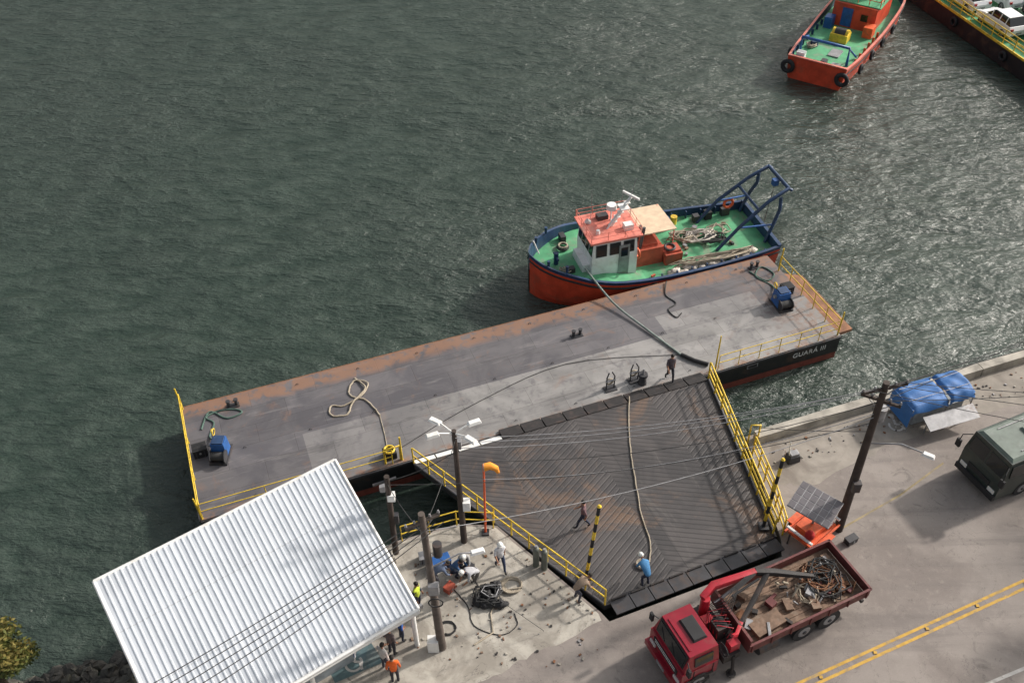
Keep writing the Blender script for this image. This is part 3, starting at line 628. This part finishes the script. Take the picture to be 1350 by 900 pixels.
def exC(b,t):
    b.box((-.3,-.05,.35),(.4,.35,.65),white);b.box((-.02,-.2,4.2),(.35,.25,.5),steel);b.cyl((.2,.2,5.6),(.2,.2,6.2),.16,.16,dsteel,12)
    b.tube([(0,0,5.2),(.9,.3,5.5),(1.3,.4,5.4)],.03,steel);b.box((1.5,.45,5.4),(.5,.22,.1),white,rz=.3,tx=.8,ty=.7)
    b.torus((0,-.25,3.4),.25,.025,black,'y')
pole('utility_pole',(-2.79,18.84,2),(-2.95,18.84,10.1),.17,.11,pole_l,((7.7,1.2,.5),),exC)
def exR(b,t):
    b.tube([(0,0,5.3),(.9,-.6,5.9),(1.5,-1.0,5.9)],.03,steel);b.box((1.7,-1.12,5.88),(.45,.22,.1),white,rz=-.58,tx=.8,ty=.7)
    b.cyl((.15,.2,6.4),(.15,.2,7.0),.2,.2,steel,12);b.box((0,-.2,3),(.3,.25,.5),dsteel)
pole('utility_pole',(13.18,23.84,2),(13.05,23.84,10.5),.2,.12,pole_m,((8.2,1.8,.25),(7.6,1.4,-.5)),exR)
b=B('windsock_pole',(-1.22,23.95,2));b.cyl((0,0,0),(.06,0,4.3),.05,.04,orange,8);b.box((0,0,.05),(.3,.3,.08),dsteel)
b.torus((.06,.0,4.15),.14,.02,steel,'x')
sockm=M('windsock_orange',(.8,.3,.03),.8,var=.1);b.tube([(.08,0,4.15),(.3,.02,4.22),(.52,.04,4.05),(.6,.04,3.8)],[.16,.15,.12,.07],sockm,10);b.done()
def wire(b,p,q,sag,r=.012,m=None):
    p=Vector(p);q=Vector(q);b.tube([tuple(p.lerp(q,t/14)-Vector((0,0,sag*4*(t/14)*(1-t/14)))) for t in range(15)],r,m or rope_d,5)
b=B('overhead_cables');lw=M('cable_grey',(.35,.35,.36),.6)
for k,(dx,dz) in enumerate(((-.6,10.35),(.2,10.35),(.7,10.3),(0,9.6))):
    wire(b,(13.1+dx,23.8+dx*.3,dz),(-2.1,23.56+dx*.3,8.5-k*.5),.5+.15*k,.014,lw if k<3 else rope_d)
    wire(b,(13.1+dx,23.8+dx*.3,dz),(40,34+k,10+k*.2),.6,.014)
    wire(b,(13.1+dx,23.8+dx*.3,dz),(36,20+k*2,9+k*.4),.8,.014)
wire(b,(13.1,23.8,8.8),(-2.9,18.84,9.2),.7,.014,lw);wire(b,(13.1,23.8,8.5),(-4.7,23.07,6.3),.9,.014);wire(b,(13.1,23.8,8.0),(10.4,28.4,3.2),.1,.014)
wire(b,(13.1,23.8,9.0),(-1.2,23.9,5.5),.9,.014,lw)
wire(b,(-2.1,23.56,8.3),(-2.9,18.84,9.4),.25,.014);wire(b,(-2.1,23.56,7.6),(-4.75,23.07,6.5),.2,.014);wire(b,(-4.75,23.07,6.4),(-2.9,18.84,9.0),.3,.014)
for k in range(5):wire(b,(-3.3+.25*k,18.7+.1*k,9.7-.1*k),(-16.5+.6*k,9.5,9.6),.5+.05*k,.016)
wire(b,(-2.79,18.84,8),(1.0,19.4,2.1),-.0,.01)
b.done()
# ---------------------------------------------------------------- truck
b=B('crane_truck',(4.9,17.6,2),rad(24.5))
X0=.3
def cb_(x):return X0+x
b.box((cb_(.85),0,.95),(1.5,2.1,.75),carred);b.box((cb_(.9),0,1.72),(1.45,2.05,.8),carred,tx=.8,ty=.88,sx=.08)
b.box((cb_(.27),0,1.74),(.05,1.6,.56),glass,ry=rad(13));b.box((cb_(.295),0,1.74),(.04,1.74,.68),black,ry=rad(13))
for k in(-.35,.3):b.tube([(cb_(.18),k,1.5),(cb_(.26),k+.35,1.85)],.012,black,5)
for sg in(-1,1):
    b.box((cb_(.98),sg*.985,1.72),(.75,.04,.45),glass,rx=sg*rad(8));b.box((cb_(.6),sg*1.06,.95),(.03,.02,.65),black);b.box((cb_(1.4),sg*1.06,.95),(.03,.02,.65),black)
    b.box((cb_(.2),sg*1.22,1.75),(.1,.18,.4),black);b.tube([(cb_(.3),sg*.95,1.95),(cb_(.2),sg*1.2,1.95)],.02,black)
    b.box((cb_(.08),sg*.78,.72),(.06,.34,.18),chrome);b.box((cb_(.9),sg*1.02,.42),(.8,.2,.1),chas);b.box((cb_(.85),sg*1.06,.72),(1.15,.1,.08),chas)
b.box((cb_(.085),0,1.08),(.05,1.5,.3),black);b.box((cb_(.07),0,1.08),(.04,1.3,.04),chrome);b.box((cb_(.07),0,1.2),(.04,1.3,.03),chrome)
b.box((cb_(.03),0,.52),(.2,2.15,.28),carred);b.box((cb_(1.1),0,2.16),(.6,1.0,.12),black,tx=.8,ty=.9);b.box((cb_(.55),0,2.13),(.08,1.4,.06),carred)
b.box((cb_(-.08),0,.5),(.03,.5,.13),steel)
for y in(-.42,.42):b.box((4.7,y,.85),(7.1,.12,.25),chas)
for sg in(-1,1):b.wheel((cb_(.85),sg*.95,.46),.46,.28,steel)
for x in(5.7,6.85):
    for sg in(-1,1):b.wheel((x,sg*.9,.5),.5,.5,steel)
b.cyl((3.6,-1.0,.75),(4.5,-1.0,.75),.28,.28,dsteel,12);b.box((3.9,.95,.75),(1.0,.4,.45),dsteel)
b.box((8.4,0,.6),(.12,2.2,.15),chas)
for sg in(-1,1):b.box((8.47,sg*.8,.75),(.05,.35,.12),M('tail_lamp',(.4,.02,.02),.3))
b.box((2.45,0,1.1),(.7,2.2,.35),chas);b.cyl((2.45,.75,1.1),(2.45,.8,2.2),.2,.17,cranered,12)
for sg in(-1,1):b.tube([(2.5,sg*1.1,1.2),(2.5,sg*1.2,.6),(2.5,sg*1.2,.15)],.07,chas);b.cyl((2.5,sg*1.2,.1),(2.5,sg*1.2,.16),.18,.18,chas,12)
b.box((2.45,-.15,1.6),(.45,.5,.7),chas);b.box((2.3,.35,1.45),(.4,.35,.4),cranered);b.box((2.6,-.85,1.5),(.4,.3,.4),cranered)
b.tube([(2.35,.85,2.2),(2.9,1.05,2.35),(4.7,.95,2.2)],[.17,.18,.15],cranered,4)
b.tube([(4.7,.95,2.2),(5.4,.7,2.05),(6.2,.35,1.85),(6.8,.1,1.7)],[.15,.15,.12,.09],chas,4)
b.tube([(5.1,.75,2.1),(4.2,.2,1.85),(3.2,-.4,1.75)],[.13,.12,.1],chas,4)
b.tube([(3.2,-.4,1.8),(2.7,-.8,2.0),(2.4,-.9,2.3)],[.1,.09,.07],cranered,4)
b.cyl((2.8,.7,1.8),(4.0,.8,2.1),.06,.06,steel,8);b.cyl((3.4,.5,2.1),(4.7,.7,2.1),.05,.05,black,8)
for k in range(7):b.tube([(2.5,.3+.05*k,2.0),(2.9,-.1+.1*k,2.3+.03*k),(3.6,.5+.03*k,2.4),(4.6,.8+.03*k,2.3)],.016,black)
for k in range(7):b.tube([(2.5,-.6+.1*k,1.6),(2.8,-.5+.12*k,1.9+.04*k),(2.3,-.2+.1*k,2.0),(2.2,-.4+.1*k,1.5)],.02,black if k%2 else cranered)
b.torus((2.1,-.95,1.7),.25,.03,black,'x')
bw=M('bed_side_red',(.12,.025,.025),.6,dirt=(.18,.1,.08),dirtamt=.8)
b.box((5.75,0,1.08),(5.3,2.36,.1),wood)
for i in range(11):b.box((5.75,-1.07+i*.214,1.145),(5.2,.19,.03),wood)
for sg in(-1,1):
    b.box((5.75,sg*1.19,1.34),(5.36,.05,.42),bw);b.box((5.75,sg*1.2,1.57),(5.4,.09,.05),bw)
    for i in range(7):b.box((3.2+i*.85,sg*1.23,1.34),(.07,.05,.44),bw)
b.box((8.43,0,1.34),(.05,2.4,.42),bw);b.box((8.43,0,1.57),(.09,2.45,.05),bw);b.box((3.08,0,1.5),(.06,2.4,.75),bw);b.box((3.08,0,1.9),(.1,2.45,.06),bw)
random.seed(3)
heap(b,7.2,.1,1.2,.9,.8,60,.03,rust);heap(b,7.5,.3,1.3,.7,.6,50,.025,rope_d);heap(b,6.3,-.2,1.2,.6,.6,30,.025,rope_m);heap(b,7.3,-.2,1.25,.9,.8,40,.03,chas)
for i in range(34):
    x=random.uniform(5.6,8.0);y=random.uniform(-1,1);a_=random.uniform(0,3.1);L_=random.uniform(.3,.9)
    b.tube([(x,y,1.22),(x+L_*math.cos(a_)*.5,y*.8+L_*math.sin(a_)*.2,1.3+random.uniform(0,.25))],random.uniform(.02,.05),random.choice([rust,chas,rope_m,steel]))
for i in range(26):
    b.box((random.uniform(3.5,8),random.uniform(-.9,.9),1.26),(random.uniform(.15,.6),random.uniform(.1,.35),random.uniform(.08,.25)),random.choice([wood,chas,rust,steel,bw]),rz=random.uniform(0,3))
b.torus((6.9,-.2,1.4),.35,.03,rope_d);b.torus((7.0,.0,1.44),.38,.025,rust);b.box((4.3,-.6,1.25),(1.3,.6,.2),wood,rz=.1)
b.done(.015)
# ---------------------------------------------------------------- bus
busg=M('bus_green',(.028,.04,.036),.35,var=.2,bump=0,dirt=(.07,.07,.06));broof=M('bus_roof',(.12,.155,.13),.5,dirt=(.2,.22,.2))
b=B('minibus',(19.35,25.85,2),rad(23))
L=8.5;W_=2.15
b.box((L/2,0,.9),(L,W_,1.1),busg);b.box((L/2,0,1.95),(L,W_,1.0),busg,tx=.965,ty=.93,sx=.05)
b.box((L/2+.05,0,2.5),(L*.955,W_*.9,.12),broof,tx=.97,ty=.85)
b.box((.1,0,1.85),(.06,1.85,.85),glass,ry=rad(9));b.box((.09,0,1.86),(.05,.06,.9),busg,ry=rad(9))
for sg in(-1,1):
    for i in range(6):b.box((.85+i*1.3,sg*1.06,1.95),(1.12,.04,.65),glass,rx=sg*rad(4.3))
    b.box((-.01,sg*.78,.72),(.05,.35,.2),chrome);b.tube([(.1,sg*1.0,2.3),(-.25,sg*1.2,2.25),(-.28,sg*1.22,1.9)],.025,black);b.box((-.28,sg*1.22,1.75),(.1,.22,.4),black)
    for x in(1.5,6.6):b.wheel((x,sg*.96,.42),.42,.26)
b.box((-.04,0,.48),(.15,W_,.28),black);b.box((-.015,0,.95),(.03,1.2,.25),black)
for x in(2.2,5.5):b.box((x,0,2.6),(.8,.7,.12),broof,tx=.8,ty=.8)
for sg in(-1,1):b.box((4.2,sg*.65,2.58),(6.5,.04,.04),steel)
b.tube([(.03,-.5,1.5),(.12,-.1,2.0)],.012,black);b.done(.06)
# ---------------------------------------------------------------- tarp stall
b=B('market_stall',(17.45,29.0,0),rad(18))
tarp=M('blue_tarp',(.03,.13,.36),.65,var=.15,scale=1.5,bump=.01,dirt=(.1,.2,.4),dirtamt=.3)
for x0,x1,zo in((0,1.93,0),(1.97,3.3,.08)):
    n=14;vs=[];
    for i in range(n+1):
        for j in range(n+1):
            x=x0+(x1-x0)*i/n;y=-.05+1.55*j/n;z=3.6+zo-.1*abs(j/n-.45)*2+.03*math.sin(i*.8+j*.5)+.02*math.cos(j*1.1-i*.4)
            if j==0:z-=.35;y-=.03
            if j==n:z-=.3;y+=.03
            if i==0 or i==n:z-=.14
            vs.append((x,y,z))
    b.add(vs,[(i*(n+1)+j,(i+1)*(n+1)+j,(i+1)*(n+1)+j+1,i*(n+1)+j+1) for i in range(n) for j in range(n)],tarp,True)
b.box((1.0,1.45,2.85),(1.9,.05,1.2),tarp);b.box((.0,.7,2.9),(.04,1.45,1.1),tarp)
for x in(0.05,1.9,3.25):
    for y in(0,1.45):b.cyl((x,y,2),(x,y,3.4),.03,.03,steel,6)
for y in(.35,1.1):b.tube([(0,y,3.66),(1.9,y,3.68),(3.3,y,3.74)],.012,sack,5)
b.box((1.9,-.45,2.75),(2.6,.7,.05),steel,rx=rad(22));
for x in(.8,3.0):b.cyl((x,-.3,2),(x,-.3,2.75),.03,.03,steel,6)
b.box((1.8,.6,2.4),(2.6,.7,.7),kw);b.done()
# ---------------------------------------------------------------- trailer with solar panel
b=B('solar_trailer',(11.9,23.45,2),rad(40))
b.box((0,0,.6),(1.7,1.1,.12),orange);b.box((-.1,0,.85),(1.1,.8,.4),orange);b.box((.55,.0,.8),(.35,.9,.3),white)
for sg in(-1,1):
    b.box((0,sg*.62,.62),(1.9,.08,.1),orange);b.wheel((-.1,sg*.75,.32),.32,.18)
    b.box((-.1,sg*.75,.7),(.8,.25,.05),orange)
for x in(-.9,.9):b.cyl((x,-.4,0),(x,-.4,.6),.035,.035,dsteel);b.cyl((x,.4,0),(x,.4,.6),.035,.035,dsteel);b.box((x,0,.95),(.1,1.2,.08),white)
b.tube([(.9,0,.6),(1.7,0,.5)],.05,orange);b.cyl((-.1,0,.6),(-.1,0,1.9),.05,.05,steel);b.ell((-.7,-.3,1.1),(.2,.2,.22),cloth('r',(.4,.02,.02)))
sol=M('solar_cells',(.13,.12,.13),.35,var=.15,bump=0)
def panel(b,c,L_,W2,rx,ry,rz):
    E=Euler((rx,ry,rz)).to_matrix();
    b.box(c,(L_,W2,.05),steel,rx,ry,rz)
    for i in range(6):
        for j in range(4):
            o_=E@Vector((-L_/2+L_/6*(i+.5),-W2/2+W2/4*(j+.5),.03));b.box(tuple(Vector(c)+o_),(L_/6-.03,W2/4-.03,.012),sol,rx,ry,rz)
panel(b,(-.05,.15,2.05),1.75,1.4,rad(6),rad(4),-rad(78));b.done(.01)
b=B('barrier_base',(12.1,27.5,2),.3);b.box((0,0,.2),(.6,.4,.4),dsteel,tx=.8);b.box((0,0,.45),(.4,.3,.15),steel);b.cyl((-.2,0,.4),(-.25,.1,1.2),.03,.03,white);b.done(.02)
b=B('tarpaulin_bundle',(-1.1,20.9,2));
for i in range(12):b.ell((random.uniform(-.45,.5),random.uniform(-.4,.45),.12),(random.uniform(.15,.35),random.uniform(.12,.3),random.uniform(.12,.28)),black,9,7,.22)
heap(b,0,0,.2,.65,.55,35,.03,rope_d);heap(b,.1,.1,.25,.5,.45,15,.025,steel);b.done()
coil('coiled_hose',(-.15,21.4,2.0),.42,4,.035,rope_m,[(-.6,21.2,2.03),(-1.0,20.2,2.03),(-.9,19.4,2.03),(-1.6,18.9,2.03)])
coil('coiled_hose',(-2.6,19.6,2.0),.35,3,.02,black)
rope('loose_cable',[(-2.6,21.5,2.02),(-1.9,20.6,2.02),(-1.6,19.7,2.02),(-.6,19.3,2.02),(.0,19.7,2.02),(-.1,20.2,2.02)],.02,black,.01)
gc=M('cylinder_grey',(.12,.13,.11),.5)
for px_,py_ in((.8,22.35),(1.12,22.2)):
    b=B('gas_cylinder',(px_,py_,2));b.cyl((0,0,0),(0,0,1.1),.13,.13,gc,12);b.ell((0,0,1.1),(.13,.13,.1),gc);b.cyl((0,0,1.15),(0,0,1.3),.04,.04,steel);b.torus((0,0,1.28),.06,.012,steel);b.done()
crate('tool_box',(-3.0,22.4,2),(.8,.45,.4),blue,.4);crate('tool_box',(-1.9,22.1,2),(.5,.35,.3),dsteel,1.0);crate('tool_box',(-3.6,22.7,2),(.5,.4,.3),steel,.2)
crate('tool_box',(-2.6,21.3,2),(.4,.3,.25),casing,.9);crate('tool_box',(13.5,23.2,2),(.5,.3,.25),dsteel,.5)
# ---------------------------------------------------------------- rocks
b=B('shore_rocks');rk=M('wet_rock',(.06,.055,.047),.7,var=.5,scale=1.5,dirt=(.14,.14,.1),bump=.05)
random.seed(11)
for i in range(320):
    t=random.random();x=-21.5+t*7.8+random.uniform(-.6,.6);y=17.6+t*2.3+random.uniform(-3.2,.4)
    r_=random.uniform(.15,.5);b.ell((x,y,random.uniform(-.05,.2)+max(0,(17.6+t*2.3-y))*.25),(r_,r_*random.uniform(.6,1),r_*random.uniform(.5,.9)),rk,7,5,.22,random.uniform(0,3))
b.prism([(-34,0),(-16,4),(-14.5,17),(-15.3,19),(-19,18.3),(-24,16.0)],-1,.15,rk)
b.s=[False]*len(b.s);b.done()
# ---------------------------------------------------------------- trees
leafs=[]
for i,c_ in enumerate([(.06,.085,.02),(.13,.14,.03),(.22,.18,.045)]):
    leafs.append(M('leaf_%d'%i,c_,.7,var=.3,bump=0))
bark=M('bark',(.1,.075,.05),.9)
def tree(name,p,H,R,n=2600,ls=.16,seed=1):
    random.seed(seed);b=B(name,p)
    b.tube([(0,0,-.3),(.1,.05,H*.3),(.05,.1,H*.55),(.15,0,H*.8)],[.03*H,.024*H,.018*H,.008*H],bark,8)
    cl=[]
    for i in range(13):
        a_=random.uniform(0,6.28);el=random.uniform(-.2,1.2);rr_=R*random.uniform(.45,.9)
        q=Vector((math.cos(a_)*math.cos(el)*rr_,math.sin(a_)*math.cos(el)*rr_,H*.72+math.sin(el)*rr_*.75));cl.append((q,R*random.uniform(.28,.48)))
        b.tube([(.05,.08,H*random.uniform(.35,.6)),tuple(q*.6+Vector((0,0,H*.22))),tuple(q)],[.012*H,.008*H,.003*H],bark,5)
    for i in range(n):
        q,r_=random.choice(cl);d_=Vector((random.gauss(0,1),random.gauss(0,1),random.gauss(0,1))).normalized()*r_*random.random()**.4
        c_=q+d_;u_=Vector((random.gauss(0,1),random.gauss(0,1),random.gauss(0,.5))).normalized()*ls*random.uniform(.6,1.3);w_=u_.orthogonal().normalized()*ls*.45
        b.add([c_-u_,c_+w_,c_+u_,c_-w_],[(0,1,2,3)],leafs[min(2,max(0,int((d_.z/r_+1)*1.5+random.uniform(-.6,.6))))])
    b.done()
tree('shore_tree',(-18.6,17.6,.2),4.8,1.5,4500,.1,3)
tree('street_tree',(31.5,28.2,2),8,3,2200,.25,5);tree('street_tree',(27.5,21.5,2),7.5,2.8,2200,.25,6)
# ---------------------------------------------------------------- people
hair=M('hair_black',(.015,.012,.01),.8)
def person(p,head,pose='stand',shirt=(.5,.5,.5),pants=(.03,.035,.06),hat=None,sleeve=False,vest=None,s=1.0,name='worker'):
    J={'pel':(0,0,.95),'sp':(0,.0,1.13),'ch':(0,.0,1.34),'nk':(0,0,1.5),'hd':(0,.02,1.57)}
    for k,x in(('L',-1),('R',1)):
        J['sh'+k]=(x*.17,0,1.42);J['el'+k]=(x*.235,-.03,1.14);J['wr'+k]=(x*.24,.07,.9);J['ha'+k]=(x*.235,.1,.83)
        J['hp'+k]=(x*.09,0,.9);J['kn'+k]=(x*.1,.03,.5);J['an'+k]=(x*.105,-.02,.09);J['to'+k]=(x*.12,.14,.04)
    def up(**k):J.update(k)
    if pose=='walk':
        up(knL=(-.1,.17,.53),anL=(-.1,.24,.1),toL=(-.11,.39,.06),knR=(.1,-.03,.5),anR=(.1,-.3,.15),toR=(.1,-.19,.04),elL=(-.23,-.14,1.16),wrL=(-.22,-.12,.92),haL=(-.22,-.1,.85),elR=(.23,.08,1.15),wrR=(.2,.27,1.0),haR=(.19,.33,.97))
    if pose in('bend','reach'):
        up(pel=(0,-.12,.9),sp=(0,.02,1.05),ch=(0,.22,1.15),nk=(0,.36,1.2),hd=(0,.43,1.19))
        for k,x in(('L',-1),('R',1)):
            J['sh'+k]=(x*.17,.3,1.14);J['el'+k]=(x*.22,.38,.86);J['wr'+k]=(x*.15,.52,.66);J['ha'+k]=(x*.13,.56,.6)
            J['hp'+k]=(x*.09,-.12,.86);J['kn'+k]=(x*.12,.06,.5);J['an'+k]=(x*.13,-.05,.09);J['to'+k]=(x*.15,.11,.04)
    if pose=='crouch':
        up(pel=(0,-.18,.36),sp=(0,-.1,.55),ch=(0,.03,.74),nk=(0,.12,.88),hd=(0,.18,.92))
        for k,x in(('L',-1),('R',1)):
            J['sh'+k]=(x*.17,.08,.82);J['el'+k]=(x*.24,.28,.62);J['wr'+k]=(x*.14,.46,.48);J['ha'+k]=(x*.12,.52,.43)
            J['hp'+k]=(x*.09,-.17,.34);J['kn'+k]=(x*.17,.2,.52);J['an'+k]=(x*.13,-.02,.09);J['to'+k]=(x*.16,.14,.04)
    if pose=='hips':
        up(elR=(.34,-.06,1.17),wrR=(.2,.06,1.0),haR=(.16,.09,.97),elL=(-.3,.05,1.2),wrL=(-.16,.25,1.2),haL=(-.1,.3,1.22))
    names=list(J);R={'pel':.135,'sp':.125,'ch':.14,'nk':.055,'hd':.05,'sh':.068,'el':.05,'wr':.034,'ha':.036,'hp':.09,'kn':.065,'an':.045,'to':.042}
    E=[('pel','sp'),('sp','ch'),('ch','nk'),('nk','hd')]
    for k in'LR':E+=[('ch','sh'+k),('sh'+k,'el'+k),('el'+k,'wr'+k),('wr'+k,'ha'+k),('pel','hp'+k),('hp'+k,'kn'+k),('kn'+k,'an'+k),('an'+k,'to'+k)]
    me=bpy.data.meshes.new('sk');me.from_pydata([J[n_] for n_ in names],[(names.index(a_),names.index(c_)) for a_,c_ in E],[])
    o=bpy.data.objects.new('sk',me);scene.collection.objects.link(o)
    o.modifiers.new('s','SKIN');sk_=me.skin_vertices[0].data
    for i,n_ in enumerate(names):
        r_=R[n_.rstrip('LR')] if n_[:-1] in R else R[n_];sk_[i].radius=(r_,r_);sk_[i].use_root=(n_=='pel')
    ss=o.modifiers.new('u','SUBSURF');ss.levels=1;ss.render_levels=1
    dg=bpy.context.evaluated_depsgraph_get();ev=o.evaluated_get(dg);m2=ev.to_mesh()
    b=B(name,p,head)
    S=cloth('s%d%d%d'%tuple(int(c_*99) for c_ in shirt),shirt);PN=cloth('p%d%d%d'%tuple(int(c_*99) for c_ in pants),pants)
    V=cloth('v%d%d%d'%tuple(int(c_*99) for c_ in vest),vest) if vest else S
    bm={}
    for e in E:
        a_,c_=e;k=c_[:2]
        bm[e]={'sp':V,'ch':V,'nk':V,'hd':skin,'sh':V,'el':S,'wr':S if sleeve else skin,'ha':skin,'hp':PN,'kn':PN,'an':PN,'to':shoe}[k]
    vs=[tuple(v_.co) for v_ in m2.vertices];groups={}
    for f in m2.polygons:
        c_=f.center;best=None
        for e in E:
            A=Vector(J[e[0]]);Bv=Vector(J[e[1]]);dv=Bv-A;t_=max(0,min(1,(c_-A).dot(dv)/dv.length_squared));d_=(c_-A-dv*t_).length-R[e[1][:2] if e[1][:2] in R else e[1]]*.6
            if best is None or d_<best[0]:best=(d_,bm[e])
        groups.setdefault(best[1],[]).append(tuple(f.vertices))
    o0=len(b.v);b.v+=vs
    for mm,fs in groups.items():
        k=b.mi(mm)
        for f in fs:b.f.append([i+o0 for i in f]);b.m.append(k);b.s.append(True)
    ev.to_mesh_clear();bpy.data.objects.remove(o)
    hd=Vector(J['hd']);ax=(hd-Vector(J['nk'])).normalized();tilt=math.atan2(ax.y,ax.z)*.55
    c_=hd+Vector((0,math.sin(tilt)*.1,math.cos(tilt)*.1))
    E3=Euler((-tilt,0,0)).to_matrix()
    def hp(q):return tuple(c_+E3@Vector(q))
    b.ell(tuple(c_),(.078,.096,.115),skin,12,9);b.ell(hp((0,.085,-.045)),(.045,.03,.04),skin,8,6)
    b.cyl(hp((0,.09,.02)),hp((0,.118,-.02)),.008,.016,skin,6);b.box(hp((0,.108,-.055)),(.045,.012,.01),cloth('lip',(.25,.08,.06)))
    for x in(-1,1):
        b.ell(hp((x*.032,.088,.012)),(.013,.01,.009),white,6,5);b.ell(hp((x*.032,.096,.012)),(.006,.005,.006),black,5,4);b.ell(hp((x*.08,0,-.005)),(.012,.022,.032),skin,6,5)
    b.ell(hp((0,-.012,.03)),(.083,.1,.1),hair,12,8)
    if hat:
        hm=M('helmet%d%d%d'%tuple(int(q*99) for q in hat),hat,.4,var=.05,bump=0)
        b.ell(hp((0,-.005,.055)),(.105,.125,.095),hm,14,8);b.cyl(hp((0,.02,.045)),hp((0,.02,.06)),.13,.125,hm,14)
    for k,x in(('L',-1),('R',1)):
        h_=Vector(J['ha'+k]);d_=(h_-Vector(J['wr'+k])).normalized();sd_=Vector((0,1,0)) if abs(d_.y)<.8 else Vector((1,0,0))
        sd_=(sd_-d_*sd_.dot(d_)).normalized();nn=d_.cross(sd_)
        for i,l_ in enumerate((.07,.08,.075,.06)):
            q=h_+sd_*(.027-.018*i)+d_*.02;q2=q+d_*l_*.55;q3=q2+(d_*.75+nn*x*-.5).normalized()*l_*.5
            b.tube([tuple(q),tuple(q2),tuple(q3)],[.0095,.0085,.007],skin,6)
        q=h_+sd_*.03-d_*.02;b.tube([tuple(q),tuple(q+sd_*.03+d_*.025),tuple(q+sd_*.035+d_*.06)],[.011,.01,.008],skin,6)
    ob=b.done();ob.scale=(s,s,s);return ob
wh=(.75,.75,.72)
person((-.61,22.19,2.0),rad(200),'walk',(.62,.62,.64),(.03,.045,.09),wh)
person((-1.6,21.5,2.0),rad(120),'bend',(.4,.4,.42),(.12,.11,.1),wh)
person((-2.35,21.95,2.0),rad(260),'crouch',(.04,.1,.22),(.03,.04,.07),None,True)
person((-2.0,22.35,2.0),rad(170),'crouch',(.3,.3,.3),(.04,.04,.05),wh)
person((-3.1,21.5,2.0),rad(290),'bend',(.1,.13,.2),(.04,.04,.05),None,True)
person((-3.75,20.5,2.0),rad(250),'stand',(.04,.05,.08),(.03,.03,.05),None,True,(.5,.6,.05))
person((-3.0,20.45,2.0),rad(90),'hips',(.03,.03,.035),(.04,.04,.05),None)
person((-4.3,19.2,2.0),rad(300),'hips',(.03,.1,.35),(.03,.035,.06),(.35,.03,.03))
person((-4.6,18.6,2.0),rad(330),'stand',(.12,.1,.1),(.03,.03,.04),None)
person((-4.8,18.0,2.0),rad(320),'hips',(.6,.58,.55),(.05,.05,.07),None)
person((-4.4,17.5,2.0),rad(10),'stand',(.6,.12,.03),(.03,.03,.04),None,True,(.8,.14,.02))
person((2.35,20.75,2.0),rad(300),'bend',(.3,.22,.16),(.06,.06,.08),None)
person((5.0,21.35,2.02),rad(20),'bend',(.06,.2,.4),(.03,.035,.06),(.6,.62,.6),True)
person((2.77,24.2,1.9),rad(80),'walk',(.16,.09,.1),(.03,.035,.06),None)
person((7.5,32.95,1.5),rad(190),'walk',(.1,.08,.09),(.03,.03,.04),None)
